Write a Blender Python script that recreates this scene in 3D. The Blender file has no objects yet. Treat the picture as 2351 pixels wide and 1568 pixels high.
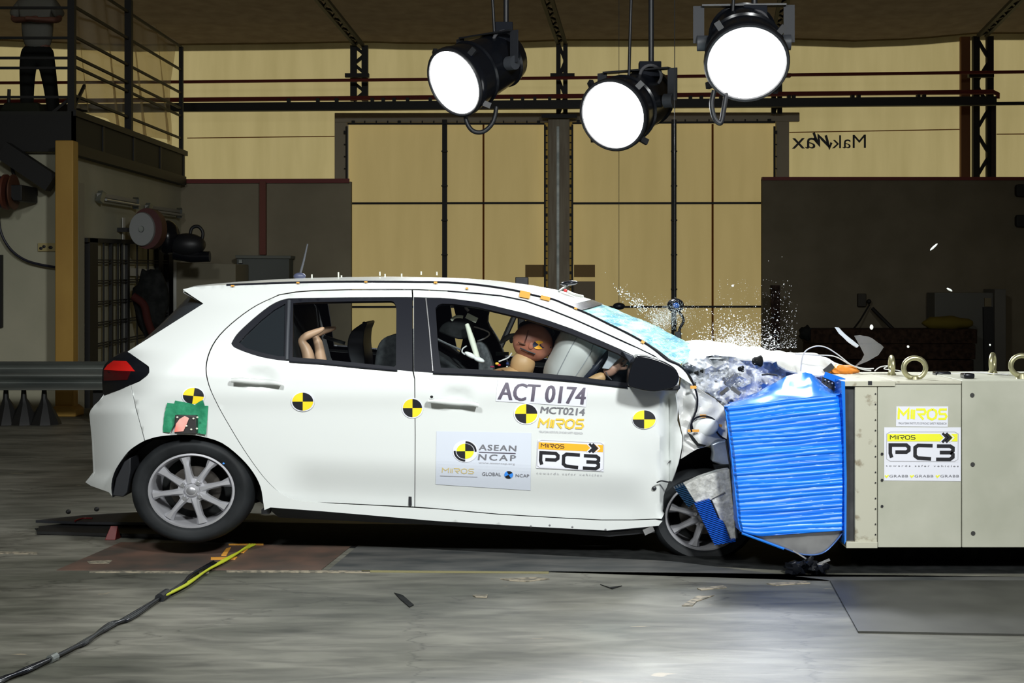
import bpy, bmesh, math, random
from mathutils import Vector, Matrix, Euler, noise
from mathutils.geometry import delaunay_2d_cdt
random.seed(7)
C = bpy.context.scene.collection
S = bpy.context.scene
PI = math.pi
# ------------------------------------------------------------------ camera
F, CX, CY, H, D0 = 3400.0, 1240.0, 650.0, 1.42, 7.6
cam_d = bpy.data.cameras.new('camera'); cam = bpy.data.objects.new('camera', cam_d); C.objects.link(cam)
cam_d.sensor_width = 36.0; cam_d.sensor_fit = 'HORIZONTAL'; cam_d.lens = 36.0*F/2351
cam_d.shift_x = -(CX-1175.5)/2351; cam_d.shift_y = -(784-CY)/2351
cam.location = (0, -D0, H); cam.rotation_euler = (PI/2, 0, 0); cam_d.clip_end = 200
S.camera = cam
S.view_settings.view_transform = 'Standard'; S.view_settings.look = 'None'
S.view_settings.exposure = 0.0; S.view_settings.gamma = 1.0; S.view_settings.use_curve_mapping = False
# ------------------------------------------------------------------ light
W = bpy.data.worlds.new('world'); S.world = W; W.use_nodes = True
W.node_tree.nodes['Background'].inputs[0].default_value = (0.90, 0.86, 0.72, 1)
W.node_tree.nodes['Background'].inputs[1].default_value = 0.075
def lamp(kind, name, loc, target, power, color=(1,1,1), **kw):
    d = bpy.data.lights.new(name, kind); d.energy = power; d.color = color
    for k, v in kw.items(): setattr(d, k, v)
    o = bpy.data.objects.new(name, d); C.objects.link(o); o.location = loc
    o.rotation_euler = (Vector(target)-Vector(loc)).to_track_quat('-Z', 'Y').to_euler()
    return o
# daylight outside, glowing through the tent membrane
lamp('SUN', 'daylight', (0, 40, 30), (0, 0, 8), 2.6, (1, 0.97, 0.86), angle=0.1)
# test-hall flood lights standing high on the camera side of the track
lamp('AREA', 'hall_flood_light', (2.6, -7.0, 5.0), (0.2, 0, 0.8), 140, (0.97, 1.0, 0.99), shape='DISK', size=0.9, spread=1.35)
lamp('AREA', 'hall_flood_light', (-2.2, -6.0, 5.0), (-1.4, 0, 0.7), 105, (0.97, 1.0, 0.99), shape='DISK', size=0.9, spread=1.7)

# ------------------------------------------------------------------ mapping
def P(px, py, Y):
    D = Y+D0
    return Vector(((px-CX)*D/F, Y, H-(py-CY)*D/F))
def G(px, py, z=0.0):
    D = (H-z)*F/(py-CY)
    return Vector(((px-CX)*D/F, D-D0, z))
def interp(tab, x):
    if x <= tab[0][0]: return tab[0][1]
    for (a, b), (c, d) in zip(tab, tab[1:]):
        if x <= c: return b+(d-b)*(x-a)/(c-a) if c > a else d
    return tab[-1][1]
def cr(pts, n=6):
    out = []
    p = [pts[0]]+list(pts)+[pts[-1]]
    for i in range(1, len(p)-2):
        for k in range(n):
            t = k/n; a, b, c, d = p[i-1], p[i], p[i+1], p[i+2]
            out.append(tuple(0.5*((2*b[j])+(-a[j]+c[j])*t+(2*a[j]-5*b[j]+4*c[j]-d[j])*t*t+(-a[j]+3*b[j]-3*c[j]+d[j])*t**3) for j in range(len(b))))
    out.append(tuple(pts[-1]))
    return out
# ------------------------------------------------------------------ materials
def mat(name, col, rough=0.6, metal=0.0, **kw):
    m = bpy.data.materials.new(name); m.use_nodes = True
    nt = m.node_tree; b = nt.nodes['Principled BSDF']
    b.inputs['Base Color'].default_value = (*col, 1); b.inputs['Roughness'].default_value = rough
    b.inputs['Metallic'].default_value = metal
    if rough >= .8: b.inputs['Specular IOR Level'].default_value = .15
    for k, v in kw.items():
        if k in b.inputs: b.inputs[k].default_value = v
    return m
def nz(m, c1, c2, scale=5.0, detail=4, stretch=(1, 1, 1), bump=0.0, ramp=(0.35, 0.65), rough=None, dist=0.02):
    nt = m.node_tree; b = nt.nodes['Principled BSDF']; N = nt.nodes; L = nt.links
    tc = N.new('ShaderNodeTexCoord'); mp = N.new('ShaderNodeMapping'); mp.inputs['Scale'].default_value = stretch
    t = N.new('ShaderNodeTexNoise'); t.inputs['Scale'].default_value = scale; t.inputs['Detail'].default_value = detail
    r = N.new('ShaderNodeValToRGB'); r.color_ramp.elements[0].position = ramp[0]; r.color_ramp.elements[1].position = ramp[1]
    r.color_ramp.elements[0].color = (*c1, 1); r.color_ramp.elements[1].color = (*c2, 1)
    L.new(tc.outputs['Object'], mp.inputs[0]); L.new(mp.outputs[0], t.inputs[0]); L.new(t.outputs[0], r.inputs[0])
    L.new(r.outputs[0], b.inputs['Base Color'])
    if bump:
        bp = N.new('ShaderNodeBump'); bp.inputs['Strength'].default_value = bump; bp.inputs['Distance'].default_value = dist
        L.new(t.outputs[0], bp.inputs['Height']); L.new(bp.outputs[0], b.inputs['Normal'])
    if rough:
        mr = N.new('ShaderNodeMapRange'); mr.inputs[3].default_value = rough[0]; mr.inputs[4].default_value = rough[1]
        L.new(t.outputs[0], mr.inputs[0]); L.new(mr.outputs[0], b.inputs['Roughness'])
    return m
M = {}
M['white'] = mat('white_paint', (0.67, 0.695, 0.682), 0.28, 0, **{'Coat Weight': 0.4, 'Coat Roughness': 0.08})
M['black'] = mat('black_plastic', (0.012, 0.013, 0.016), 0.45)
M['gloss'] = mat('gloss_black', (0.006, 0.007, 0.010), 0.22, 0, **{'Specular IOR Level': 0.3})
M['trim'] = mat('window_trim', (0.008, 0.009, 0.014), 0.5, 0, **{'Specular IOR Level': 0.12})
M['chrome'] = mat('bright_trim', (0.5, 0.5, 0.52), 0.3, 0.8)
M['interior'] = nz(mat('interior_trim', (0.02, 0.02, 0.02), 0.85), (0.006, 0.007, 0.007), (0.016, 0.017, 0.017), 12)
M['seatgrey'] = nz(mat('seat_fabric', (0.1, 0.1, 0.1), 0.9), (0.05, 0.055, 0.06), (0.09, 0.095, 0.10), 60)
M['rubber'] = nz(mat('tyre_rubber', (0.02, 0.02, 0.02), 0.6, 0, **{'Specular IOR Level': 0.2}), (0.006, 0.007, 0.008), (0.018, 0.020, 0.022), 5)
M['alloy'] = mat('wheel_alloy', (0.50, 0.50, 0.53), 0.35, 0.55)
M['alloydark'] = mat('brake_steel', (0.10, 0.09, 0.08), 0.5, 0.7)
M['yellow'] = mat('marker_yellow', (0.95, 0.68, 0.02), 0.5)
M['acid'] = mat('logo_yellow', (0.80, 0.80, 0.03), 0.5)
M['blackink'] = mat('marker_black', (0.008, 0.008, 0.012), 0.5)
M['grayink'] = mat('grey_ink', (0.16, 0.16, 0.18), 0.6)
M['lightink'] = mat('light_grey_ink', (0.42, 0.42, 0.45), 0.6)
M['violet'] = mat('violet_ink', (0.10, 0.085, 0.12), 0.6)
M['gold'] = mat('gold_ink', (0.85, 0.52, 0.05), 0.5)
M['palegold'] = mat('pale_gold_ink', (0.62, 0.50, 0.22), 0.5)
M['orangeink'] = mat('orange_ink', (0.95, 0.42, 0.02), 0.5)
M['blueink'] = mat('blue_ink', (0.04, 0.26, 0.85), 0.5)
M['sticker'] = mat('sticker_white', (0.72, 0.73, 0.80), 0.45)
M['stickergrey'] = mat('sticker_grey', (0.60, 0.64, 0.72), 0.45)
M['redlens'] = mat('red_lamp_lens', (0.55, 0.012, 0.01), 0.2)
M['darkred'] = mat('dark_red_lens', (0.07, 0.004, 0.006), 0.15)
M['greentape'] = nz(mat('green_cloth_tape', (0.03, 0.3, 0.14), 0.5), (0.012, 0.19, 0.09), (0.04, 0.33, 0.17), 18, bump=0.3)
M['orangetape'] = mat('orange_tape', (0.72, 0.33, 0.05), 0.5)
M['blue'] = None
def blue_mat():
    m = mat('blue_aluminium_sheet', (0.01, 0.16, 0.80), 0.45, 0.0, **{'Coat Weight': 0.15, 'Coat Roughness': 0.2})
    nz(m, (0.003, 0.13, 0.74), (0.010, 0.25, 1.0), 3, stretch=(0.35, 1, 16), bump=0.08, ramp=(0.3, 0.7), dist=0.01)
    return m
M['blue'] = blue_mat()
M['bluesheet'] = mat('blue_cover_sheet', (0.02, 0.22, 0.85), 0.22, 0.2, **{'Coat Weight': 0.8})
M['navy'] = mat('navy_honeycomb', (0.01, 0.05, 0.11), 0.4, 0.5)
M['alu'] = nz(mat('aluminium_plate', (0.35, 0.35, 0.35), 0.35, 0.7), (0.22, 0.22, 0.22), (0.36, 0.36, 0.36), 5)
M['foil'] = nz(mat('honeycomb_grey', (0.4, 0.4, 0.38), 0.7), (0.30, 0.30, 0.28), (0.52, 0.52, 0.49), 40, bump=0.5)
M['barrier'] = nz(mat('painted_barrier_steel', (0.4, 0.4, 0.33), 0.55), (0.37, 0.375, 0.30), (0.47, 0.47, 0.39), 2.5, 6)
M['barrierlip'] = nz(mat('worn_cream_steel', (0.4, 0.4, 0.33), 0.55), (0.20, 0.16, 0.10), (0.46, 0.45, 0.36), 14, 6, ramp=(0.30, 0.40))
M['rubberstrip'] = nz(mat('grey_rubber_strip', (0.03, 0.03, 0.03), 0.7), (0.018, 0.018, 0.020), (0.045, 0.045, 0.046), 9)
M['zinc'] = mat('yellow_zinc', (0.42, 0.40, 0.24), 0.35, 0.8)
M['skin'] = nz(mat('vinyl_dummy_skin', (0.5, 0.3, 0.15), 0.5), (0.46, 0.27, 0.12), (0.54, 0.33, 0.16), 6)
M['childskin'] = mat('pale_dummy_skin', (0.62, 0.38, 0.24), 0.45)
M['redpaint'] = nz(mat('red_brown_head_paint', (0.4, 0.12, 0.08), 0.5), (0.38, 0.13, 0.08), (0.48, 0.19, 0.12), 9)
M['airbag'] = nz(mat('airbag_cloth', (0.6, 0.6, 0.58), 0.8), (0.52, 0.52, 0.50), (0.62, 0.62, 0.61), 4, bump=0.2)
M['cream'] = mat('cream_tape', (0.70, 0.72, 0.60), 0.6)
M['wire'] = mat('pale_wire', (0.6, 0.6, 0.6), 0.5)
M['red'] = mat('red_plastic', (0.55, 0.03, 0.03), 0.5)
M['steelblack'] = mat('black_steel', (0.006, 0.006, 0.006), 0.6)
M['deck'] = mat('black_deck_steel', (0.012, 0.013, 0.010), 0.7)
M['redpipe'] = mat('oxide_red_pipe', (0.17, 0.022, 0.018), 0.6)
M['yellowcol'] = nz(mat('ochre_column_paint', (0.3, 0.18, 0.04), 0.6), (0.36, 0.20, 0.035), (0.44, 0.26, 0.05), 3, stretch=(1, 1, .3))
M['creamwall'] = nz(mat('cream_wall_paint', (0.3, 0.3, 0.22), 0.85), (0.40, 0.39, 0.29), (0.46, 0.44, 0.33), 1.2)
M['greywall'] = nz(mat('grey_partition_paint', (0.2, 0.2, 0.15), 0.85), (0.25, 0.22, 0.155), (0.29, 0.255, 0.18), 2)
M['greywall2'] = nz(mat('brown_partition_paint', (0.1, 0.1, 0.07), 0.85), (0.15, 0.130, 0.088), (0.18, 0.155, 0.108), 2)
M['frame'] = mat('grey_door_frame', (0.42, 0.37, 0.28), 0.7)
M['frame2'] = nz(mat('weathered_column_steel', (0.15, 0.13, 0.1), 0.6), (0.28, 0.23, 0.16), (0.38, 0.33, 0.24), 5, stretch=(4, 1, .4))
M['galv'] = nz(mat('galvanised_steel', (0.3, 0.3, 0.3), 0.45, 0.8), (0.20, 0.22, 0.21), (0.34, 0.36, 0.34), 3, stretch=(.3, 1, 3))
M['shirt'] = mat('grey_shirt_cloth', (0.16, 0.16, 0.14), 0.9)
M['trousers'] = mat('black_trouser_cloth', (0.012, 0.013, 0.012), 0.9)
M['manskin'] = mat('brown_skin', (0.16, 0.07, 0.05), 0.6)
M['hair'] = mat('black_hair', (0.01, 0.01, 0.01), 0.7)
M['cabinet'] = mat('grey_cabinet_steel', (0.10, 0.11, 0.10), 0.6)
M['board'] = mat('pale_board', (0.24, 0.22, 0.16), 0.8)
M['white2'] = mat('white_enamel', (0.5, 0.5, 0.46), 0.5)
M['darkbrown'] = nz(mat('dark_brown_stack', (0.03, 0.02, 0.012), 0.9), (0.016, 0.009, 0.006), (0.045, 0.026, 0.017), 16)
M['plate_red'] = nz(mat('rusty_floor_plate', (0.08, 0.06, 0.05), 0.55), (0.045, 0.042, 0.036), (0.13, 0.075, 0.055), 3.0, 6)
M['plate_dark'] = nz(mat('dark_floor_plate', (0.05, 0.05, 0.05), 0.55), (0.035, 0.040, 0.042), (0.10, 0.10, 0.095), 2.5, 8, stretch=(1, 3, 1))
M['mat'] = nz(mat('dark_rubber_mat', (0.04, 0.04, 0.036), 0.5), (0.030, 0.030, 0.026), (0.050, 0.050, 0.043), 5, 8)
M['hi'] = mat('yellow_green_cable', (0.50, 0.55, 0.03), 0.5)
M['tape_y'] = mat('faded_yellow_tape', (0.20, 0.18, 0.08), 0.7)
M['tape_w'] = nz(mat('scraped_white_tape', (0.3, 0.28, 0.2), 0.7), (.12, .11, .085), (.30, .26, .19), 30, ramp=(.4, .55))
M['glassdebris'] = mat('glass_crumbs', (0.9, 0.93, 0.95), 0.15, 0, **{'Emission Strength': 0.0})

def glass_thin(name, col, fac, rough=0.05):
    m = bpy.data.materials.new(name); m.use_nodes = True; nt = m.node_tree; N = nt.nodes; L = nt.links
    for n in list(N): N.remove(n)
    o = N.new('ShaderNodeOutputMaterial'); mx = N.new('ShaderNodeMixShader'); t = N.new('ShaderNodeBsdfTransparent'); g = N.new('ShaderNodeBsdfPrincipled')
    t.inputs[0].default_value = (*col, 1); g.inputs['Base Color'].default_value = (*col, 1); g.inputs['Roughness'].default_value = rough
    mx.inputs[0].default_value = fac; L.new(t.outputs[0], mx.inputs[1]); L.new(g.outputs[0], mx.inputs[2]); L.new(mx.outputs[0], o.inputs[0])
    return m, mx, g
M['tint'] = glass_thin('tinted_glass', (0.02, 0.025, 0.03), 0.75)[0]
M['clear'] = glass_thin('clear_glass', (0.9, 0.94, 0.94), 0.04)[0]; M['clear'].node_tree.nodes['Principled BSDF'].inputs['Base Color'].default_value = (.02, .02, .03, 1)
M['sheet'] = glass_thin('clear_plastic_sheet', (0.75, 0.68, 0.55), 0.30, 0.3)[0]
M['shard'] = glass_thin('clear_lamp_plastic', (0.55, 0.55, 0.55), 0.22, 0.1)[0]
def cracked():
    m, mx, g = glass_thin('shattered_windscreen_glass', (0.45, 0.80, 0.82), 0.80, 0.15)
    nt = m.node_tree; N = nt.nodes; L = nt.links
    tc = N.new('ShaderNodeTexCoord'); mp = N.new('ShaderNodeMapping'); mp.inputs['Scale'].default_value = (1.2, .6, 7); mp.inputs['Rotation'].default_value = (0, 0.42, 0)
    t = N.new('ShaderNodeTexNoise'); t.inputs['Scale'].default_value = 4.5; t.inputs['Detail'].default_value = 8; t.inputs['Distortion'].default_value = 0.8
    r = N.new('ShaderNodeValToRGB'); e = r.color_ramp.elements
    e[0].position = 0.36; e[0].color = (0.16, 0.46, 0.62, 1); e[1].position = 0.70; e[1].color = (0.80, 0.97, 0.95, 1)
    k = r.color_ramp.elements.new(0.5); k.color = (0.34, 0.70, 0.68, 1)
    v = N.new('ShaderNodeTexVoronoi'); v.feature = 'DISTANCE_TO_EDGE'; v.inputs['Scale'].default_value = 28
    r2 = N.new('ShaderNodeValToRGB'); r2.color_ramp.elements[0].position = 0.0; r2.color_ramp.elements[1].position = 0.06
    r2.color_ramp.elements[0].color = (1, 1, 1, 1); r2.color_ramp.elements[1].color = (0, 0, 0, 1)
    mixc = N.new('ShaderNodeMixRGB'); mixc.inputs[2].default_value = (0.85, 0.97, 0.97, 1)
    L.new(tc.outputs['Object'], mp.inputs[0]); L.new(mp.outputs[0], t.inputs[0]); L.new(t.outputs[0], r.inputs[0])
    L.new(tc.outputs['Object'], v.inputs[0]); L.new(v.outputs['Distance'], r2.inputs[0])
    L.new(r2.outputs[0], mixc.inputs[0]); L.new(r.outputs[0], mixc.inputs[1]); L.new(mixc.outputs[0], g.inputs['Base Color'])
    bp = N.new('ShaderNodeBump'); bp.inputs['Strength'].default_value = 0.5; bp.inputs['Distance'].default_value = 0.01
    L.new(t.outputs[0], bp.inputs['Height']); L.new(bp.outputs[0], g.inputs['Normal'])
    return m
M['crack'] = cracked()
def membrane(name, c1, c2, tr=0.55):
    m = bpy.data.materials.new(name); m.use_nodes = True; nt = m.node_tree; N = nt.nodes; L = nt.links
    for n in list(N): N.remove(n)
    o = N.new('ShaderNodeOutputMaterial'); mx = N.new('ShaderNodeMixShader'); d = N.new('ShaderNodeBsdfDiffuse'); t = N.new('ShaderNodeBsdfTranslucent')
    tc = N.new('ShaderNodeTexCoord'); mp = N.new('ShaderNodeMapping'); mp.inputs['Scale'].default_value = (2.5, 2.5, 0.35)
    n = N.new('ShaderNodeTexNoise'); n.inputs['Scale'].default_value = 1.6; n.inputs['Detail'].default_value = 6
    r = N.new('ShaderNodeValToRGB'); r.color_ramp.elements[0].position = .3; r.color_ramp.elements[1].position = .7
    r.color_ramp.elements[0].color = (*c1, 1); r.color_ramp.elements[1].color = (*c2, 1)
    L.new(tc.outputs['Object'], mp.inputs[0]); L.new(mp.outputs[0], n.inputs[0]); L.new(n.outputs[0], r.inputs[0])
    L.new(r.outputs[0], d.inputs[0]); L.new(r.outputs[0], t.inputs[0]); mx.inputs[0].default_value = tr
    L.new(d.outputs[0], mx.inputs[1]); L.new(t.outputs[0], mx.inputs[2]); L.new(mx.outputs[0], o.inputs[0])
    return m
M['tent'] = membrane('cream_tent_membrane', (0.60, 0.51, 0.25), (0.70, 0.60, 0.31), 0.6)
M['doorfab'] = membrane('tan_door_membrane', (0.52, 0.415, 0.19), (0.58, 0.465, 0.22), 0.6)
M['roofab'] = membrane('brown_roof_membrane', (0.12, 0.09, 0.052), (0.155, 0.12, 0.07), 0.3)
def concrete():
    m = mat('stained_concrete', (0.2, 0.2, 0.18), 0.5); nt = m.node_tree; N = nt.nodes; L = nt.links; b = N['Principled BSDF']
    tc = N.new('ShaderNodeTexCoord')
    def noi(sc, det, st, dist=0):
        mp = N.new('ShaderNodeMapping'); mp.inputs['Scale'].default_value = st
        t = N.new('ShaderNodeTexNoise'); t.inputs['Scale'].default_value = sc; t.inputs['Detail'].default_value = det; t.inputs['Distortion'].default_value = dist
        L.new(tc.outputs['Object'], mp.inputs[0]); L.new(mp.outputs[0], t.inputs[0]); return t
    def ramp(src, a, b_, ca, cb):
        r = N.new('ShaderNodeValToRGB'); r.color_ramp.elements[0].position = a; r.color_ramp.elements[1].position = b_
        r.color_ramp.elements[0].color = (*ca, 1); r.color_ramp.elements[1].color = (*cb, 1); L.new(src, r.inputs[0]); return r
    t1 = noi(0.9, 6, (0.8, 2.2, 1), 0.4); r1 = ramp(t1.outputs[0], 0.38, 0.60, (0.078, 0.079, 0.062), (0.195, 0.190, 0.158))
    t2 = noi(5, 9, (0.7, 2.4, 1), 0.6); r2 = ramp(t2.outputs[0], 0.30, 0.62, (0.55, 0.55, 0.55), (1.1, 1.1, 1.1))
    mu = N.new('ShaderNodeMixRGB'); mu.blend_type = 'MULTIPLY'; mu.inputs[0].default_value = 1
    L.new(r1.outputs[0], mu.inputs[1]); L.new(r2.outputs[0], mu.inputs[2])
    # fine cracks
    v = N.new('ShaderNodeTexVoronoi'); v.feature = 'DISTANCE_TO_EDGE'; v.inputs['Scale'].default_value = 0.55
    ad = N.new('ShaderNodeMixRGB'); ad.blend_type = 'ADD'; ad.inputs[0].default_value = 0.35
    L.new(tc.outputs['Object'], ad.inputs[1]); L.new(t2.outputs['Color'], ad.inputs[2]); L.new(ad.outputs[0], v.inputs[0])
    r3 = ramp(v.outputs['Distance'], 0.0, 0.006, (0.55, 0.55, 0.55), (1, 1, 1))
    mu2 = N.new('ShaderNodeMixRGB'); mu2.blend_type = 'MULTIPLY'; mu2.inputs[0].default_value = 1
    L.new(mu.outputs[0], mu2.inputs[1]); L.new(r3.outputs[0], mu2.inputs[2])
    # scraped pale paint flecks
    t4 = noi(3.2, 8, (0.8, 2.6, 1), 1.0); r4 = ramp(t4.outputs[0], 0.70, 0.72, (0, 0, 0), (1, 1, 1))
    mx = N.new('ShaderNodeMixRGB'); mx.inputs[2].default_value = (0.30, 0.25, 0.17, 1)
    L.new(r4.outputs[0], mx.inputs[0]); L.new(mu2.outputs[0], mx.inputs[1]); L.new(mx.outputs[0], b.inputs['Base Color'])
    mr = N.new('ShaderNodeMapRange'); mr.inputs[3].default_value = 0.62; mr.inputs[4].default_value = 0.38
    L.new(t1.outputs[0], mr.inputs[0]); L.new(mr.outputs[0], b.inputs['Roughness'])
    bp = N.new('ShaderNodeBump'); bp.inputs['Strength'].default_value = 0.25; bp.inputs['Distance'].default_value = 0.01
    L.new(t2.outputs[0], bp.inputs['Height']); L.new(bp.outputs[0], b.inputs['Normal'])
    return m
M['concrete'] = concrete()
def crumple_mat():
    m = mat('torn_metal_and_dust', (0.4, 0.4, 0.42), 0.5, 0.3)
    nz(m, (0.16, 0.18, 0.20), (0.74, 0.76, 0.80), 7, 8, bump=0.8, ramp=(0.36, 0.56))
    return m
M['crumple'] = crumple_mat()
def emit(name, col, s):
    m = bpy.data.materials.new(name); m.use_nodes = True; nt = m.node_tree
    b = nt.nodes['Principled BSDF']; b.inputs['Base Color'].default_value = (*col, 1)
    b.inputs['Emission Color'].default_value = (*col, 1); b.inputs['Emission Strength'].default_value = s
    return m
M['lens'] = emit('lit_lens', (1, 1, 1), 9)

# ------------------------------------------------------------------ mesh builder
class MB:
    def __init__(s): s.v = []; s.f = []; s.mi = []; s.cur = 0
    def add(s, vs, fs):
        o = len(s.v); s.v += [Vector(q) for q in vs]
        for f in fs: s.f.append([i+o for i in f]); s.mi.append(s.cur)
        return s
    def box(s, lo, hi):
        x0, y0, z0 = lo; x1, y1, z1 = hi
        return s.add([(x0,y0,z0),(x1,y0,z0),(x1,y1,z0),(x0,y1,z0),(x0,y0,z1),(x1,y0,z1),(x1,y1,z1),(x0,y1,z1)],
                     [(0,3,2,1),(4,5,6,7),(0,1,5,4),(1,2,6,5),(2,3,7,6),(3,0,4,7)])
    def bar(s, a, b, w, h=None, up=(0, 0, 1)):
        h = h or w; a = Vector(a); b = Vector(b); d = (b-a).normalized(); u = Vector(up)
        if abs(d.dot(u)) > .98: u = Vector((1, 0, 0))
        r = d.cross(u).normalized(); u = r.cross(d)
        vs = [p+r*i*w/2+u*j*h/2 for p in (a, b) for i, j in ((-1,-1),(1,-1),(1,1),(-1,1))]
        return s.add(vs, [(0,1,2,3),(7,6,5,4),(0,4,5,1),(1,5,6,2),(2,6,7,3),(3,7,4,0)])
    def tube(s, pts, r, n=8, cap=True, closed=False):
        pts = [Vector(p) for p in pts]; k = len(pts); rr = r if isinstance(r, (list, tuple)) else [r]*k
        rings = []; up = None
        for i, p in enumerate(pts):
            if closed: d = pts[(i+1) % k]-pts[i-1]
            else: d = pts[min(i+1, k-1)]-pts[max(i-1, 0)]
            if d.length < 1e-9: d = Vector((0, 0, 1))
            d.normalize()
            if up is None: up = Vector((0, 0, 1)) if abs(d.z) < .9 else Vector((1, 0, 0))
            a = d.cross(up).normalized(); up = a.cross(d).normalized()
            rings.append([p+(a*math.cos(2*PI*j/n)+up*math.sin(2*PI*j/n))*rr[i] for j in range(n)])
        vs = [q for g in rings for q in g]; fs = []
        for i in range(k if closed else k-1):
            for j in range(n):
                i2 = (i+1) % k
                fs.append((i*n+j, i*n+(j+1) % n, i2*n+(j+1) % n, i2*n+j))
        if cap and not closed: fs += [tuple(range(n))[::-1], tuple((k-1)*n+j for j in range(n))]
        return s.add(vs, fs)
    def cyl(s, a, b, r0, r1=None, n=24): return s.tube([a, b], [r0, r1 if r1 is not None else r0], n)
    def prism(s, xz, y0, y1):
        n = len(xz); vs = [(x, y0, z) for x, z in xz]+[(x, y1, z) for x, z in xz]
        return s.add(vs, [tuple(range(n)), tuple(range(n, 2*n))[::-1]]+[(i, i+n, (i+1) % n+n, (i+1) % n) for i in range(n)])
    def grid(s, fn, nu, nv, closeu=False):
        vs = [fn(i/nu, j/nv) for i in range(nu+1) for j in range(nv+1)]; w = nv+1
        return s.add(vs, [(i*w+j, (i+1)*w+j, (i+1)*w+j+1, i*w+j+1) for i in range(nu) for j in range(nv)])
    def ell(s, c, r, rot=None, nu=24, nv=14, fn=None):
        c = Vector(c); R = rot.to_matrix() if isinstance(rot, Euler) else (rot or Matrix.Identity(3)); vs = []
        for j in range(1, nv):
            th = PI*j/nv
            for i in range(nu):
                ph = 2*PI*i/nu; q = Vector((math.sin(th)*math.cos(ph), math.sin(th)*math.sin(ph), math.cos(th)))
                k = fn(q) if fn else 1.0
                vs.append(c+R@Vector((q.x*r[0]*k, q.y*r[1]*k, q.z*r[2]*k)))
        fs = [(j*nu+i, (j+1)*nu+i, (j+1)*nu+(i+1) % nu, j*nu+(i+1) % nu) for j in range(nv-2) for i in range(nu)]
        t = len(vs); vs += [c+R@Vector((0, 0, r[2])), c+R@Vector((0, 0, -r[2]))]
        fs += [(t, i, (i+1) % nu) for i in range(nu)]+[(t+1, (nv-2)*nu+(i+1) % nu, (nv-2)*nu+i) for i in range(nu)]
        return s.add(vs, fs)
    def lathe(s, prof, n=48, sx=1.0, c=(0, 0, 0), a0=0.0):   # profile (radius, y): axis along y, x stretched by sx
        vs = [(c[0]+r*math.cos(a0+2*PI*i/n)*sx, c[1]+y, c[2]+r*math.sin(a0+2*PI*i/n)) for r, y in prof for i in range(n)]
        return s.add(vs, [(j*n+i, j*n+(i+1) % n, (j+1)*n+(i+1) % n, (j+1)*n+i) for j in range(len(prof)-1) for i in range(n)])
    def build(s, name, m, parent=None, smooth=None, bevel=0, sub=0, solid=0, recalc=True):
        me = bpy.data.meshes.new(name); me.from_pydata([tuple(v) for v in s.v], [], s.f)
        ms = m if isinstance(m, (list, tuple)) else [m]
        for q in ms: me.materials.append(q)
        if len(ms) > 1:
            for p, k in zip(me.polygons, s.mi): p.material_index = k
        if recalc:
            bm = bmesh.new(); bm.from_mesh(me); bmesh.ops.recalc_face_normals(bm, faces=bm.faces); bm.to_mesh(me); bm.free()
        o = bpy.data.objects.new(name, me); C.objects.link(o)
        if parent is not None:
            o.parent = parent
            if parent.type == 'EMPTY': o.location = -parent.location
        if smooth is not None and smooth > 0:
            me.polygons.foreach_set('use_smooth', [True]*len(me.polygons))
            try: me.set_sharp_from_angle(angle=math.radians(smooth))
            except Exception: pass
            if solid:
                cnt = {}
                for p in me.polygons:
                    for k in p.edge_keys: cnt[k] = cnt.get(k, 0)+1
                for e in me.edges:
                    if cnt.get(e.key, 0) == 1: e.use_edge_sharp = True
        if bevel:
            b = o.modifiers.new('bevel', 'BEVEL'); b.width = bevel; b.segments = 3; b.limit_method = 'ANGLE'; b.angle_limit = math.radians(35)
            me.polygons.foreach_set('use_smooth', [True]*len(me.polygons))
            try: me.set_sharp_from_angle(angle=math.radians(80))
            except Exception: pass
        if solid:
            k = o.modifiers.new('thickness', 'SOLIDIFY'); k.thickness = solid; k.offset = -1
        if sub:
            k = o.modifiers.new('smooth', 'SUBSURF'); k.levels = sub; k.render_levels = sub
        return o
def thing(name, label, cat, loc=(0, 0, 0), group=None):
    o = bpy.data.objects.new(name, None); C.objects.link(o); o.location = loc
    o['label'] = label; o['category'] = cat
    o.empty_display_size = 0.1
    if group: o['group'] = group
    return o
def tag(o, label, cat, group=None, kind=None):
    o['label'] = label; o['category'] = cat
    if group: o['group'] = group
    if kind: o['kind'] = kind
    return o
def struct(o): o['kind'] = 'structure'; return o
def copy_tree(o, parent=None, off=(0, 0, 0)):
    c = o.copy(); C.objects.link(c); c.parent = parent
    if parent is None: c.location = o.location+Vector(off)
    for ch in list(o.children): copy_tree(ch, c)
    return c
def inside(p, poly):
    x, y = p; r = False; n = len(poly)
    for i in range(n):
        x1, y1 = poly[i]; x2, y2 = poly[i-1]
        if (y1 > y) != (y2 > y) and x < (x2-x1)*(y-y1)/(y2-y1)+x1: r = not r
    return r
def densify(poly, st):
    out = []
    for i in range(len(poly)):
        a = poly[i]; b = poly[(i+1) % len(poly)]; d = math.hypot(b[0]-a[0], b[1]-a[1]); n = max(1, int(d/st+.5))
        for k in range(n): out.append((a[0]+(b[0]-a[0])*k/n, a[1]+(b[1]-a[1])*k/n))
    return out
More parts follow.
